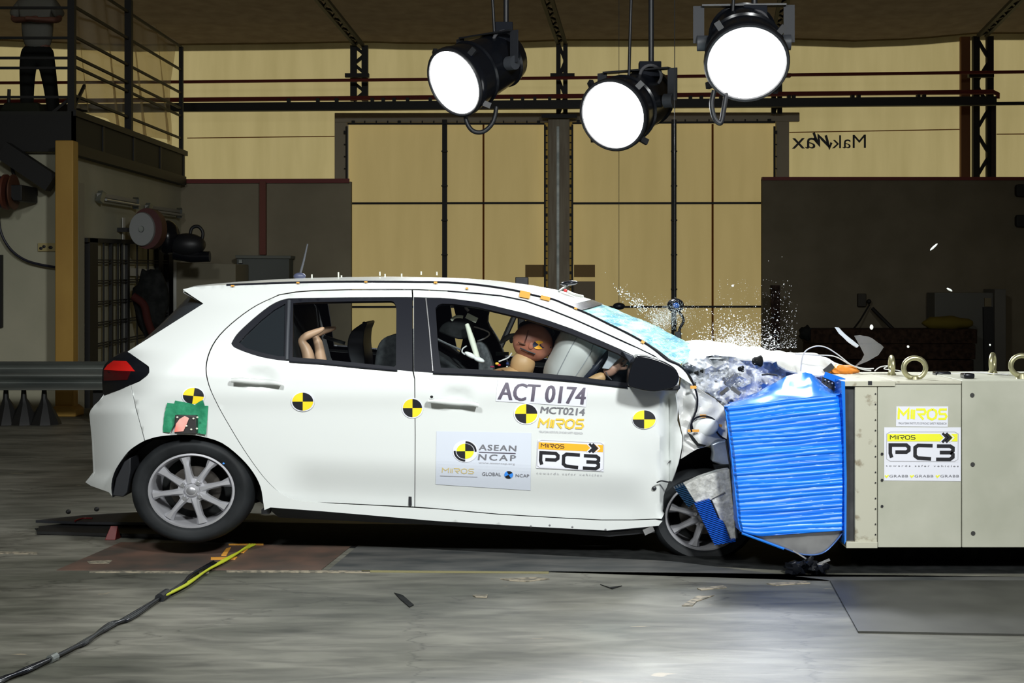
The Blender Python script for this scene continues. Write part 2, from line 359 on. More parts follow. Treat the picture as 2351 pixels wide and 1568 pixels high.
def skin2d(poly, holes, st):
    """triangulate an outline with holes, with interior grid points"""
    co = []; ed = []
    for lp in [poly]+holes:
        lp = densify(lp, st); o = len(co); n = len(lp)
        lp = [(a+1e-4*random.random(), b+1e-4*random.random()) for a, b in lp]
        co += lp; ed += [(o+i, o+(i+1) % n) for i in range(n)]
    xs = [p[0] for p in poly]; ys = [p[1] for p in poly]
    x = min(xs)+st*.5; row = 0
    while x < max(xs):
        y = min(ys)+st*.5+(st*.5 if row % 2 else 0)
        while y < max(ys):
            if inside((x, y), poly) and not any(inside((x, y), h) for h in holes):
                if min((x-a)**2+(y-b)**2 for a, b in co[:len(ed)]) > (st*.45)**2: co.append((x, y))
            y += st
        x += st; row += 1
    r = delaunay_2d_cdt([Vector(c) for c in co], ed, [], 0, 1e-6)
    vs, fs = r[0], []
    for f in r[2]:
        c = (sum(vs[i].x for i in f)/len(f), sum(vs[i].y for i in f)/len(f))
        if inside(c, poly) and not any(inside(c, h) for h in holes): fs.append(list(f))
    return [(v.x, v.y) for v in vs], fs
CW = 1.62
def panel(name, poly, holes, yf, m, parent, st=12, thick=0.004, off=0.0, far=False, smooth=60):
    vs, fs = skin2d(poly, holes, st)
    W3 = [P(x, y, yf(x, y)+off) for x, y in vs]
    if far: W3 = [Vector((p.x, CW-p.y, p.z)) for p in W3]
    mb = MB(); mb.add(W3, fs)
    # orient outward
    n = Vector((0, 0, 0))
    for f in fs:
        a, b, c = W3[f[0]], W3[f[1]], W3[f[2]]; n += (b-a).cross(c-a)
    if (n.y > 0) != far: mb.f = [f[::-1] for f in mb.f]
    return mb.build(name, m, parent, smooth=smooth, solid=thick, recalc=False)
def pprism(name, poly, y0, y1, m, parent=None, bevel=0, sub=0, holes=None, smooth=None, yt=None):
    """solid whose near outline is traced at depth y0 (or yt) and that runs back to y1"""
    pts = [P(a, b, y0 if yt is None else yt) for a, b in poly]
    return MB().prism([(p.x, p.z) for p in pts], y0, y1).build(name, m, parent, bevel=bevel, smooth=smooth)
def quadmap(q):
    (ax, ay), (bx, by), (cx, cy), (dx, dy) = q   # TL TR BR BL
    return lambda u, v: ((ax*(1-u)+bx*u)*(1-v)+(dx*(1-u)+cx*u)*v, (ay*(1-u)+by*u)*(1-v)+(dy*(1-u)+cy*u)*v)
FONT = {}
def text_geo(s, sp=1.0):
    if (s, sp) in FONT: return FONT[(s, sp)]
    cu = bpy.data.curves.new('lettering', 'FONT'); cu.body = s; cu.space_character = sp; cu.resolution_u = 3
    o = bpy.data.objects.new('lettering', cu); C.objects.link(o)
    dg = bpy.context.evaluated_depsgraph_get(); dg.update()
    me = o.evaluated_get(dg).to_mesh()
    bm = bmesh.new(); bm.from_mesh(me); bmesh.ops.triangulate(bm, faces=bm.faces)
    if len(s) < 9:
        for _ in range(3):
            ed = [e for e in bm.edges if e.calc_length() > .16]
            if ed: bmesh.ops.subdivide_edges(bm, edges=ed, cuts=1); bmesh.ops.triangulate(bm, faces=bm.faces)
    bm.verts.index_update()
    vs = [(v.co.x, v.co.y) for v in bm.verts]; fs = [[v.index for v in f.verts] for f in bm.faces]; bm.free()
    o.evaluated_get(dg).to_mesh_clear(); bpy.data.objects.remove(o); bpy.data.curves.remove(cu)
    x0 = min(v[0] for v in vs); x1 = max(v[0] for v in vs); y0 = min(v[1] for v in vs); y1 = max(v[1] for v in vs)
    vs = [((v[0]-x0)/(x1-x0), 1-(v[1]-y0)/(y1-y0)) for v in vs]
    FONT[(s, sp)] = (vs, fs); return vs, fs
def letters(s, q, yf, off, m, parent, sp=1.0, name='lettering', mirror=False, bold=0):
    vs, fs = text_geo(s, sp); g = quadmap(q); mb = MB()
    for k in range(3 if bold else 1):
        mb.add([(lambda a: P(a[0]+k*bold, a[1], yf(*a)-off-k*.0002))(g(1-u if mirror else u, v)) for u, v in vs], fs)
    return mb.build(name, m, parent)
def decal(q, yf, off, m, parent, name='sticker', n=18):
    g = quadmap(q)
    return MB().grid(lambda u, v: (lambda a: P(a[0], a[1], yf(*a)-off))(g(u, v)), n, n).build(name, m, parent)
def ribbon(paths, w, q, yf, off, m, parent, name='logo'):
    """strokes in unit coordinates mapped onto a pixel quad; w in unit height"""
    g = quadmap(q); asp = (q[1][0]-q[0][0])/(q[3][1]-q[0][1]); mb = MB()
    for pth in paths:
        pt = []
        for (a, b), (a2, b2) in zip(pth, pth[1:]):
            nk = max(1, int(math.hypot((a2-a)*asp, b2-b)/.3)); pt += [Vector(((a+(a2-a)*k/nk)*asp, b+(b2-b)*k/nk)) for k in range(nk)]
        pt.append(Vector((pth[-1][0]*asp, pth[-1][1]))); L_ = []; R_ = []
        for i, p in enumerate(pt):
            d1 = (pt[i]-pt[i-1]).normalized() if i else None; d2 = (pt[i+1]-pt[i]).normalized() if i < len(pt)-1 else None
            if d1 is None: d1 = d2
            if d2 is None: d2 = d1
            n1 = Vector((-d1.y, d1.x)); n2 = Vector((-d2.y, d2.x)); n = (n1+n2)
            n = n.normalized(); k = w/2/max(.5, n.dot(n1)); L_.append(p+n*k); R_.append(p-n*k)
        vs = [(lambda a: P(a[0], a[1], yf(*a)-off))(g(p.x/asp, p.y)) for p in L_+R_]; k = len(pt)
        mb.add(vs, [(i, i+1, k+i+1, k+i) for i in range(k-1)])
    return mb.build(name, m, parent)
def target(cx, cy, rx, ry, yf, off, parent, rot=0.0, name='target_marker', cols=None, ring=1.12):
    mb = MB(); n = 48
    def pt(r, a, o): x = cx+rx*r*math.cos(a+rot); y = cy-ry*r*math.sin(a+rot); return P(x, y, yf(x, y)-o)
    mb.cur = 2
    mb.add([pt(0, 0, off)]+[pt(ring, 2*PI*i/n, off) for i in range(n)], [(0, i+1, (i+1) % n+1) for i in range(n)])
    for qd in range(4):
        mb.cur = 1 if qd in (0, 2) else 0; k = n//4
        mb.add([pt(0, 0, off+.0012)]+[pt(1, 2*PI*(qd*k+i)/n, off+.0012) for i in range(k+1)], [(0, i+1, i+2) for i in range(k)])
    return mb.build(name, cols or [M['yellow'], M['blackink'], M['sticker']], parent)
exec_parts = []
# ================================================================== SETTING
def WD(px, off=0.0, D=24.0): return (D-off)/(1+.085*(px-CX)/F)        # depth of the tent end wall, slightly skewed
def WP(px, py, off=0.0): return P(px, py, WD(px, off)-D0)
struct(MB().box((-16, -12, -.2), (16, 20, 0)).build('floor', M['concrete']))
def ceil_sag(px): # scalloped top edge of the wall, pixel row
    return interp([(-900, 60), (300, 108), (430, 106), (620, 104), (830, 100), (930, 103), (1080, 104), (1290, 96), (1500, 96), (1780, 92), (1960, 98), (2100, 93), (2240, 80), (2351, 80), (3500, 60)], px)
_w = MB()
def _wp(px, py): return WP(px, py)
def _wg(x0, x1, top, bot, nu, nv): _w.grid(lambda u, v: WP(x0+(x1-x0)*u, bot*(1-v)+((ceil_sag(x0+(x1-x0)*u)-12) if top is None else top)*v), nu, nv)
_wg(-900, 790, None, 1150, 30, 6); _wg(790, 1792, None, 276, 30, 3); _wg(1792, 3500, None, 1150, 30, 6); _wg(1250, 1314, 276, 1150, 2, 6)
wb = struct(_w.build('wall_back', M['tent'], smooth=60))
def ceil_pt(u, v):
    px = -900+u*4400; a = WP(px, ceil_sag(px)); t = v*20
    return Vector((a.x*(1-.0*v), a.y+.15-t, a.z+.105*t))
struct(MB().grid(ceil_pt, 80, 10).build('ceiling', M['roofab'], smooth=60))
for i_, (xa_, nm_) in enumerate(((-13.5, 'wall_side_left'), (13.5, 'wall_side_right'))):
    struct(MB().grid(lambda u, v: Vector((xa_, -9+26*u, 5.1*v)), 12, 3).build(nm_, M['tent'], smooth=60))
# --- lettering seen from behind on the membrane
wy = lambda px, py: WD(px)-D0
letters('Mak', ((1910, 311), (1988, 309), (1988, 340), (1910, 341)), wy, .02, M['blackink'], wb, mirror=True)
letters('ax', ((1818, 317), (1872, 316), (1872, 341), (1818, 342)), wy, .02, M['blackink'], wb, mirror=True)
ribbon([[(0, .25), (.35, .75), (.3, .1), (1, .9)], [(.0, -.1), (.22, .55)], [(.75, .1), (.98, .95), (1.1, .6)]], .17, ((1868, 308), (1905, 307), (1905, 341), (1868, 342)), wy, .02, M['blackink'], wb, name='logo')
SEAMM = membrane('wall_seam_orange', (.40, .20, .06), (.44, .23, .07), .6)
# --- horizontal seams of the tent wall
for i, (x0, y0, x1, y1) in enumerate([(430, 317, 768, 313), (1812, 304, 2208, 297), (2288, 308, 2600, 306)]):
    struct(MB().bar(WP(x0, y0, .02), WP(x1, y1, .02), .014).build('trim_%d' % (i+1), SEAMM))
# --- door bays
bays = thing('membrane_door', 'tan fabric double door in a grey frame, left of the central column', 'door', WP(1030, 960, .3)); bays['kind'] = 'structure'
bays2 = thing('membrane_door', 'tan fabric double door in a grey frame, right of the central column', 'door', WP(1550, 960, .3)); bays2['kind'] = 'structure'
bays.name = 'door_1'; bays2.name = 'door_2'
def fab(x0, x1, par):
    a, b = (x0, 280), (x1, 1000)
    MB().grid(lambda u, v: WP(x0+(x1-x0)*u, 280+(980-280)*v, .12), 12, 12).build('door_curtain', M['doorfab'], par, smooth=60)
fab(800, 1262, bays); fab(1308, 1790, bays2)
seam = membrane('brown_seam', (.36, .17, .05), (.40, .20, .06), .6)
for par, xp, xs, xa, xb in ((bays, 1021, 1110, 806, 1250), (bays2, 1547, 1636, 1316, 1752)):
    MB().bar(WP(xp, 275, .3), WP(xp, 960, .3), .078).build('meeting_post', M['steelblack'], par)
    m = MB()
    for y in range(348, 900, 79):
        m.box(*(lambda p: ((p.x-.05, p.y-.06, p.z-.012), (p.x+.05, p.y-.02, p.z+.012)))(WP(xp, y, .34)))
    m.build('latch', M['steelblack'], par)
    MB().bar(WP(xs, 285, .15), WP(xs, 960, .15), .03).build('seam', seam, par)
    for y in (467, 705): MB().bar(WP(xa, y, .22), WP(xb, y-1, .22), .034).build('cross_rod', M['steelblack'], par)
def laced(x0, y0, x1, y1, off, par, n, side):
    MB().bar(WP(x0, y0, off), WP(x1, y1, off), .03).build('lacing_rope', M['steelblack'], par)
    m = MB(); a = WP(x0, y0, off); b = WP(x1, y1, off); s = WP(x0+side[0], y0+side[1], off)-a
    for i in range(n):
        t = (i+.5)/n; p = a.lerp(b, t); m.bar(p-s*.05, p+s, .05 if i % 4 == 0 else .018)
    m.build('lacing_eyelets', M['steelblack'], par)
def wbox(m, x0, y0, x1, y1, off, th=.1):
    a, b, c, d = WP(x0, y0, off), WP(x1, y0, off), WP(x1, y1, off), WP(x0, y1, off); t = Vector((0, th, 0))
    m.add([a, b, c, d, a+t, b+t, c+t, d+t], [(0,1,2,3),(7,6,5,4),(0,4,5,1),(1,5,6,2),(2,6,7,3),(3,7,4,0)])
    return m
wbox(MB(), 768, 259, 1300, 281, .32).build('header', M['frame'], bays, bevel=.01)
wbox(MB(), 1290, 258, 1836, 279, .32).build('header', M['frame'], bays2, bevel=.01)
wbox(MB(), 768, 262, 796, 960, .30).build('jamb', M['frame'], bays, bevel=.01)
wbox(MB(), 1782, 262, 1812, 960, .30).build('jamb', M['frame'], bays2, bevel=.01)
laced(798, 284, 1250, 284, .36, bays, 17, (0, -7)); laced(796, 290, 796, 900, .36, bays, 22, (-6, 0)); laced(1251, 286, 1251, 950, .36, bays, 40, (6, 0))
laced(1314, 283, 1780, 280, .36, bays2, 17, (0, -7)); laced(1778, 290, 1778, 900, .36, bays2, 22, (6, 0)); laced(1314, 286, 1314, 950, .36, bays2, 40, (-6, 0))
col = thing('center_column', 'broad grey steel column standing between the two tan fabric doors', 'column', WP(1284, 960, .5))
wbox(MB(), 1258, 262, 1308, 975, .5, .3).build('shaft', M['frame2'], col, bevel=.02)
wbox(MB(), 1278, 290, 1284, 975, .53, .05).build('rib', M['galv'], col)
m = MB(); p = WP(1284, 268, .55); m.box((p.x-.28, p.y-.1, p.z-.03), (p.x+.28, p.y+.1, p.z+.03)); m.build('cap_plate', M['steelblack'], col)
# paper patches on the doors
for q, lab in (((1206, 608, 1250, 636), 'brown paper notice taped on the left tan door beside the central column'), ((1318, 608, 1366, 636), 'brown paper notice taped high on the right tan door beside the central column'), ((1316, 646, 1366, 690), 'faded grey-brown notice low on the right tan door')):
    tag(wbox(MB(), *q, .19, .02).build('paper_notice', mat('brown_paper', (.30, .20, .09) if q[1] < 640 else (.30, .25, .18), .8)), lab, 'notice')
# --- roof trusses and posts
def lattice(a0, a1, b0, b1, n, w1, w2, name, par, m=M['steelblack']):
    """two chords a0-a1 and b0-b1 with zig-zag web"""
    MB().bar(a0, a1, w1).build('chord', m, par); MB().bar(b0, b1, w1).build('chord', m, par)
    mb = MB(); pts = []
    for i in range(n+1):
        t = i/n; pts.append((a0.lerp(a1, t)) if i % 2 == 0 else b0.lerp(b1, t))
    for p, q in zip(pts, pts[1:]): mb.bar(p, q, w2)
    mb.build('web', m, par)
trs = [('over the left door', 812, 838, 105, 232, (-88, -105), 20.6), ('over the central column', 1282, 1298, 100, 262, (-34, -100), 20.6), ('above the right door, behind the rightmost floodlight', 1776, 1790, 94, 262, (18, -100), 20.6), ('above the dark right partition', 2240, 2272, 84, 410, (92, -95), 20.3)]
for lab, xa, xb, yt, yb, (dx, dy), D1 in trs:
    t = thing('roof_truss', 'black steel lattice post and rafter '+lab, 'truss', WP(xa, yb, .5))
    lattice(WP(xa, yt, .5), WP(xa, yb, .5), WP(xb, yt, .5), WP(xb, yb, .5), 6 if xb-xa > 20 else 4, .10 if xb-xa > 20 else .07, .05, 'post', t)
    # rafter following the roof towards the viewer
    xm = (xa+xb)/2
    a0 = WP(xm-10, yt-2, .6); a1 = P(xm-10+dx*1.6, yt+dy*1.6, D1-2-D0); b0 = WP(xm+8, yt-2, .6); b1 = P(xm+12+dx*1.6, yt+dy*1.6-4, D1-2-D0)
    lattice(a0, a1, b0, b1, 14, .05, .035, 'rafter', t)
    m = MB(); p = WP(xa-4, 173, .7); m.box((p.x-.1, p.y-.1, p.z-.04), (p.x+.28, p.y, p.z+.02)); m.build('pipe_clip', M['steelblack'], t)
m = MB(); wbox(m, 2207, 84, 2228, 1000, .2, .1); tag(m.build('brown_wall_post', mat('rust_brown_post', (.22, .09, .03), .7)), 'rust-brown flat post against the tent wall beside the black truss column', 'post')
m = MB(); wbox(m, 2276, 236, 2287, 1000, .6, .2); tag(m.build('dark_red_wall_post', mat('oxide_post', (.02, .006, .006), .6)), 'dark red post right of the black truss column', 'post')
# --- pipes along the end wall
tag(MB().tube([WP(-300, 192, 1.0), WP(430, 188, 1.0), WP(1290, 179, 1.0), WP(2351, 165, 1.0), WP(3000, 158, 1.0)], .025, 8).build('sprinkler_pipe', M['redpipe']), 'upper of the two thin dark red pipes along the tent wall', 'pipe')
tag(MB().tube([WP(-300, 236, 1.0), WP(430, 229, 1.0), WP(1290, 221, 1.0), WP(2280, 211, 1.0), WP(2291, 216, 1.0), WP(2290, 226, 1.0)], .036, 8).build('sprinkler_pipe', M['redpipe']), 'lower dark red pipe just above the black beam', 'pipe')
bm_ = thing('black_beam', 'long black horizontal beam along the tent wall above the doors', 'beam', WP(1300, 245, 1.1))
m = MB(); m.bar(WP(-300, 253, 1.1), WP(2286, 232, 1.1), .14, .13); m.build('girder', M['steelblack'], bm_)
m = MB(); m.bar(WP(2286, 238, 1.1), WP(3000, 231, 1.1), .05); m.build('thin_girder', M['steelblack'], bm_)
m = MB()
for x in (663, 730, 773, 855, 880, 905, 936, 988, 1175, 1200, 1228, 1262, 1585, 1610, 1655, 1690, 1811, 1822, 1957, 1971, 2108, 2121):
    y = 241-(x-430)*.0059*1.0; p = WP(x, y-3, 1.1); m.box((p.x-.025, p.y-.05, p.z-.03), (p.x+.025, p.y+.05, p.z+.07))
m.build('clamps', M['steelblack'], bm_)
# ================================================================== LEFT ROOM
YL = 21.45-D0
xw = P(155, 0, 16.3-D0).x
ztop = P(600, 417, YL).z
struct(MB().prism([(xw, 0), (P(806, 0, YL).x, 0), (P(806, 0, YL).x, ztop), (xw, ztop)], YL, YL+.12).build('wall_partition_left', M['greywall']))
struct(MB().box((xw-.12, 16.3-D0, 0), (xw, YL, 2.855)).build('wall_left', M['creamwall']))
struct(MB().box((-9, 16.35-D0, 0), (xw-.12, 16.47-D0, P(60, 350, 16.35-D0).z)).build('wall_front_left', M['creamwall']))
struct(MB().bar(P(420, 416, YL-.03), P(802, 415, YL-.03), .05, .06).build('trim_4', M['redpipe']))
tag(MB().bar(P(604, 416, YL-.05), P(604, 585, YL-.05), .09).build('conduit_post', mat('red_conduit', (.16, .035, .018), .6)), 'dark red vertical duct above the grey electric cabinet', 'pipe')
cb = thing('electric_cabinet', 'grey steel electric cabinet on the left partition below the red duct', 'cabinet', P(604, 700, YL-.2))
pprism('body', [(543, 590), (664, 590), (664, 760), (543, 760)], YL-.36, YL-.01, M['cabinet'], cb, bevel=.01)
pprism('lid', [(540, 586), (668, 587), (667, 594), (541, 593)], YL-.40, YL-.01, mat('cabinet_lid', (.14, .15, .13), .6), cb, bevel=.005)
pprism('hinge', [(548, 596), (556, 596), (556, 604), (548, 604)], YL-.42, YL-.38, M['galv'], cb)
br = thing('pale_cupboard', 'pale beige flat cupboard beside the cage gate, behind the car roof', 'cupboard', P(470, 900, YL-1.2))
pprism('body', [(404, 602), (541, 606), (541, 960), (404, 960)], YL-1.3, YL-.4, M['board'], br, bevel=.01)
pprism('edge_strip', [(398, 602), (405, 602), (405, 960), (398, 960)], YL-1.32, YL-.4, M['white2'], br)
# wall lights (fluorescent battens) on the side wall
def wallpt(px, py, off=0.0):   # a point on the receding side wall
    D = (xw+off)*F/(px-CX); return Vector((xw+off, D-D0, H-(py-CY)*D/F))
for (a, b), lab in ((((228, 448), (311, 463)), 'unlit fluorescent batten on the left side wall, nearer of two'), (((338, 475), (411, 486)), 'unlit fluorescent batten on the left side wall, farther of two')):
    t = thing('fluorescent_batten', lab, 'light', wallpt(*a)); p, q = wallpt(*a, .06), wallpt(*b, .06)
    MB().bar(p, q, .07, .05).build('base', mat('batten_grey', (.26, .26, .24), .5), t, bevel=.008)
    MB().tube([p+Vector((.06, .06, -.05)), q+Vector((.06, -.06, -.05))], .016).build('tube', mat('unlit_tube', (.34, .34, .32), .3), t)
    MB().bar(p-Vector((0, 0, .08)), p+Vector((.02, .05, .04)), .07).build('end_cap', M['galv'], t); MB().bar(q-Vector((0, 0, .08)), q+Vector((.02, -.05, .04)), .07).build('end_cap', M['galv'], t)
# cage gate in the side wall
gt = thing('cage_gate', 'black steel cage gate with wire mesh on the left side wall', 'gate', wallpt(290, 960, .05))
gx = lambda px, py, o=.05: wallpt(px, py, o)
MB().bar(gx(210, 547), gx(210, 950), .06, .30, up=(0, 1, 0)).build('frame_post', M['steelblack'], gt)
MB().bar(gx(196, 551), gx(392, 559), .06, .05).build('frame_rail', M['steelblack'], gt)
MB().bar(gx(388, 557), gx(388, 880), .06, .25, up=(0, 1, 0)).build('frame_post', M['steelblack'], gt)
MB().bar(gx(255, 552), gx(255, 930), .04, .06, up=(0, 1, 0)).build('frame_post', M['steelblack'], gt)
MB().bar(gx(292, 552), gx(292, 930), .04, .10, up=(0, 1, 0)).build('frame_post', M['steelblack'], gt)
MB().bar(gx(366, 556), gx(366, 900), .04, .22, up=(0, 1, 0)).build('frame_post', M['steelblack'], gt)
m = MB()
for x in (238, 271, 281, 315, 340): m.bar(gx(x, 553, .06), gx(x, 950, .06), .018)
k = 0
for y in range(600, 900, 48):
    for d in (-6, 6): m.bar(gx(225, y+d*.5, .06), gx(388, 560+(y-550)*.83+d*.5, .06), .014)
m.build('wire_mesh', M['steelblack'], gt)
m = MB(); m.bar(gx(284, 500, .03), gx(284, 900, .03), .012, .10, up=(0, 1, 0)); m.build('perforated_strip', M['white2'], gt)
m = MB(); m.bar(gx(293, 624, .03), gx(365, 628, .03), .03, .10, up=(0, 0, 1)); m.build('shelf', M['white2'], gt)
tag(MB().bar(gx(182, 420, .02), gx(182, 955, .02), .05, .22, up=(0, 1, 0)).build('wall_pilaster', mat('pale_strip', (.36, .34, .26), .8)), 'pale vertical strip on the wall just right of the ochre column', 'pilaster')
tag(MB().bar(gx(368, 500, .04), gx(368, 560, .04), .02, .16, up=(0, 1, 0)).build('perforated_rail', M['white2']), 'short white perforated rail beside the hose reel', 'rail')
# hose reel, blower and bags hanging by the gate
hr = thing('hose_reel', 'red hose reel with a pale disc above the cage gate', 'hose reel', gx(325, 540, .1))
c = gx(325, 526, .35)
MB().lathe([(0.0, 0), (.20, 0), (.21, .03), (.21, .05), (0, .05)], 32, .75, c).build('disc', mat('pale_reel_disc', (.24, .25, .25), .5), hr, smooth=40)
MB().lathe([(.10, .05), (.25, .05), (.25, .30), (.10, .30)], 32, .75, c+Vector((.05, 0, .01))).build('drum', mat('dark_red_drum', (.06, .008, .006), .6), hr, smooth=40)
MB().lathe([(0, -.03), (.035, -.03), (.04, 0)], 16, .8, c).build('hub', M['galv'], hr)
MB().bar((xw+.002, c.y+.2, c.z), (c.x, c.y+.2, c.z), .05).build('wall_arm', M['steelblack'], hr)
bl = thing('leaf_blower', 'black machine with a handle loop and fat nozzle, beside the hose reel', 'blower', gx(390, 560, .3))
bp = lambda x, y: P(x, y, 19.0-D0)
MB().ell(bp(385, 545), (.16, .18, .22), nu=20, nv=12).build('motor_body', M['gloss'], bl, smooth=60)
MB().ell(bp(430, 562), (.24, .16, .15), nu=20, nv=12).build('casing', M['black'], bl, smooth=60)
MB().tube([bp(400, 582), bp(440, 590), bp(482, 589)], [.08, .075, .07], 14).build('nozzle', M['gloss'], bl, smooth=60)
MB().tube(cr([bp(436, 548), bp(440, 525), bp(455, 520), bp(466, 535), bp(460, 560), bp(450, 575)]), .022, 8).build('handle', M['black'], bl, smooth=60)
MB().bar((xw+.002, 19.0-D0, bp(0, 550).z), (bp(390, 0).x, 19.0-D0, bp(0, 550).z), .05).build('wall_arm', M['steelblack'], bl)
MB().ell(bp(411, 585), (.045, .05, .05), nu=12, nv=8).build('red_cap', M['red'], bl, smooth=60)
db = thing('tool_bag', 'dark tool bag with dull red straps hanging behind the cage gate', 'bag', gx(340, 780, .2))
MB().ell(P(345, 700, 18.6-D0), (.22, .12, .45), nu=20, nv=14, fn=lambda q: 1+.12*math.sin(q.x*7+q.z*5)).build('sack', M['interior'], db, smooth=60)
MB().tube(cr([P(305, 680, 18.4-D0), P(330, 700, 18.4-D0), P(340, 740, 18.4-D0), P(360, 790, 18.4-D0)]), .05, 8).build('strap', mat('dull_red_strap', (.05, .012, .01), .8), db, smooth=60)
# --- ochre column
cy_ = 15.8-D0
oc = thing('ochre_column', 'ochre-painted square steel column carrying the black balcony', 'column', P(147, 958, cy_))
a, b = P(126, 320, cy_), P(168, 940, cy_)
MB().box((a.x, cy_, P(0, 940, cy_).z), (b.x, cy_+.18, P(0, 322, cy_).z)).build('shaft', M['yellowcol'], oc, bevel=.012)
a, b = P(119, 937, cy_-.05), P(174, 958, cy_-.05)
MB().prism([(P(127, 934, cy_).x, P(0, 932, cy_).z), (P(167, 934, cy_).x, P(0, 932, cy_).z), (b.x, P(0, 941, cy_-.05).z), (b.x, 0), (a.x, 0), (a.x, P(0, 941, cy_-.05).z)], cy_-.06, cy_+.24).build('base_block', M['yellowcol'], oc, bevel=.01)
# --- balcony
XB = -(1240-168)*16.2/F
zt, zb = 3.30, 2.86
bal = thing('balcony_deck', 'black steel balcony deck on the upper left', 'balcony', (XB, 16.2-D0, zb))
MB().box((-9, 16.2-D0, zt-.04), (XB, 21.3-D0, zt)).build('deck_plate', M['deck'], bal)
MB().box((-9, 16.2-D0, zb), (XB, 16.3-D0, zt-.04)).build('front_beam', M['steelblack'], bal)
MB().box((XB-.02, 16.2-D0, zb+.09), (XB, 21.3-D0, zt-.04)).build('side_beam', M['deck'], bal)
m = MB(); m.box((XB-.085, 16.2-D0, zb-.03), (XB+.02, 21.3-D0, zb+.09)); m.box((XB-.02, 16.2-D0, zt-.05), (XB+.03, 21.35-D0, zt+.02)); m.build('side_flange', M['steelblack'], bal)
for D in (17.3, 18.6, 19.9, 21.2): MB().box((XB-.01, D-D0-.03, zb), (XB+.015, D-D0+.03, zt)).build('stiffener', M['steelblack'], bal)
m = MB(); m.bar(P(8, 345, cy_+.3), P(122, 421, cy_+.3), .18, .20); m.build('diagonal_brace', M['steelblack'], bal)
rl = bal; bal['label'] = 'black steel balcony on the upper left with a railing of horizontal bars'
def rp(D): return Vector((XB, D-D0, 0))
for D, w in ((16.25, .075), (18.5, .085), (21.2, .055)):
    MB().bar(rp(D)+Vector((-.03, 0, zt-.05)), rp(D)+Vector((-.03, 0, 4.95 if D < 19 else 4.80)), w).build('post', M['steelblack'], rl)
MB().bar(rp(16.25)+Vector((-.03, 0, 4.9)), rp(16.25)+Vector((-.03, 0, 6.0)), .075).build('post', M['steelblack'], rl)
MB().bar(rp(18.5)+Vector((-.03, 0, 4.7)), rp(18.5)+Vector((-.03, 0, 5.6)), .075).build('post', M['steelblack'], rl)
for z in (4.80, 4.47, 4.14, 3.92, 3.81, 3.49):
    MB().bar(rp(16.25)+Vector((-.03, 0, z)), rp(21.2)+Vector((-.03, 0, z)), .028).build('side_bar', M['steelblack'], rl)
    MB().bar(rp(16.25)+Vector((-4, 0, z-.03)), rp(16.25)+Vector((-.03, 0, z-.03)), .028).build('front_bar', M['steelblack'], rl)
MB().bar(rp(16.25)+Vector((-.03, 0, zt)), rp(16.25)+Vector((-.03, .45, zt+.35)), .03).build('corner_brace', M['steelblack'], rl)
MB().bar(rp(16.3)+Vector((-.03, 0, zt+.18)), rp(16.3)+Vector((-.25, 0, zt-.0)), .03).build('corner_brace', M['steelblack'], rl)
def sheet(u, v):
    D = 16.4+u*4.7; w = .05*math.sin(u*23+v*3)+.03*math.sin(u*51+v*7)
    return Vector((XB-.12+w*(1-.4*v), D-D0, zt+.06+v*1.5+.05*math.sin(u*9)))
tag(MB().grid(sheet, 60, 20).build('plastic_sheet', M['sheet'], smooth=80), 'wrinkled clear plastic sheet hung behind the side railing of the balcony', 'sheet')
# --- man on the balcony
def skinmesh(name, pts, edges, m, parent=None, sub=2, root=0):
    me = bpy.data.meshes.new(name); me.from_pydata([tuple(p[0]) for p in pts], edges, []); me.materials.append(m)
    o = bpy.data.objects.new(name, me); C.objects.link(o)
    if parent:
        o.parent = parent
        if parent.type == 'EMPTY': o.location = -parent.location
    k = o.modifiers.new('skin', 'SKIN'); k.use_smooth_shade = True
    if not me.skin_vertices: 
        bm = bmesh.new(); bm.from_mesh(me); bm.verts.layers.skin.verify(); bm.to_mesh(me); bm.free()
    for i, p in enumerate(pts):
        r = p[1]; me.skin_vertices[0].data[i].radius = (r, r) if not isinstance(r, tuple) else r
        me.skin_vertices[0].data[i].use_root = (i == root)
    s = o.modifiers.new('subsurf', 'SUBSURF'); s.levels = sub; s.render_levels = sub
    return o
MD = 17.15-D0
man = thing('person', 'person in grey shirt and black trousers standing with folded arms on the balcony', 'person', (P(85, 250, MD).x, MD, zt))
mp = lambda x, y, d=0: Vector((P(x, y, MD).x, MD+d, P(x, y, MD).z))
hipz = mp(0, 118).z
bx_ = mp(86, 0).x
V = Vector
def mm(dx, dy, z): return V((bx_+dx, MD+dy, zt+z))
# body (skin): legs, torso, neck, arms, one continuous figure
skinmesh('body', [(mm(0,0,.86), .09), (mm(0,0,1.05), .10), (mm(0,0,1.30), .10), (mm(0,0,1.42), .07), (mm(0,0,1.50), .055),
  (mm(-.10,0,.80), .085), (mm(-.11,0,.45), .055), (mm(-.11,0,.08), .045), (mm(.10,0,.80), .085), (mm(.14,0,.45), .055), (mm(.19,0,.08), .045),
  (mm(-.18,0,1.34), .055), (mm(-.27,-.03,1.16), .045), (mm(-.05,-.19,1.14), .035), (mm(.08,-.20,1.16), .03),
  (mm(.18,0,1.34), .055), (mm(.27,-.03,1.16), .045), (mm(.06,-.22,1.13), .035), (mm(-.07,-.23,1.15), .03)],
  [(0,1),(1,2),(2,3),(3,4),(0,5),(5,6),(6,7),(0,8),(8,9),(9,10),(2,11),(11,12),(12,13),(13,14),(2,15),(15,16),(16,17),(17,18)], M['manskin'], man)
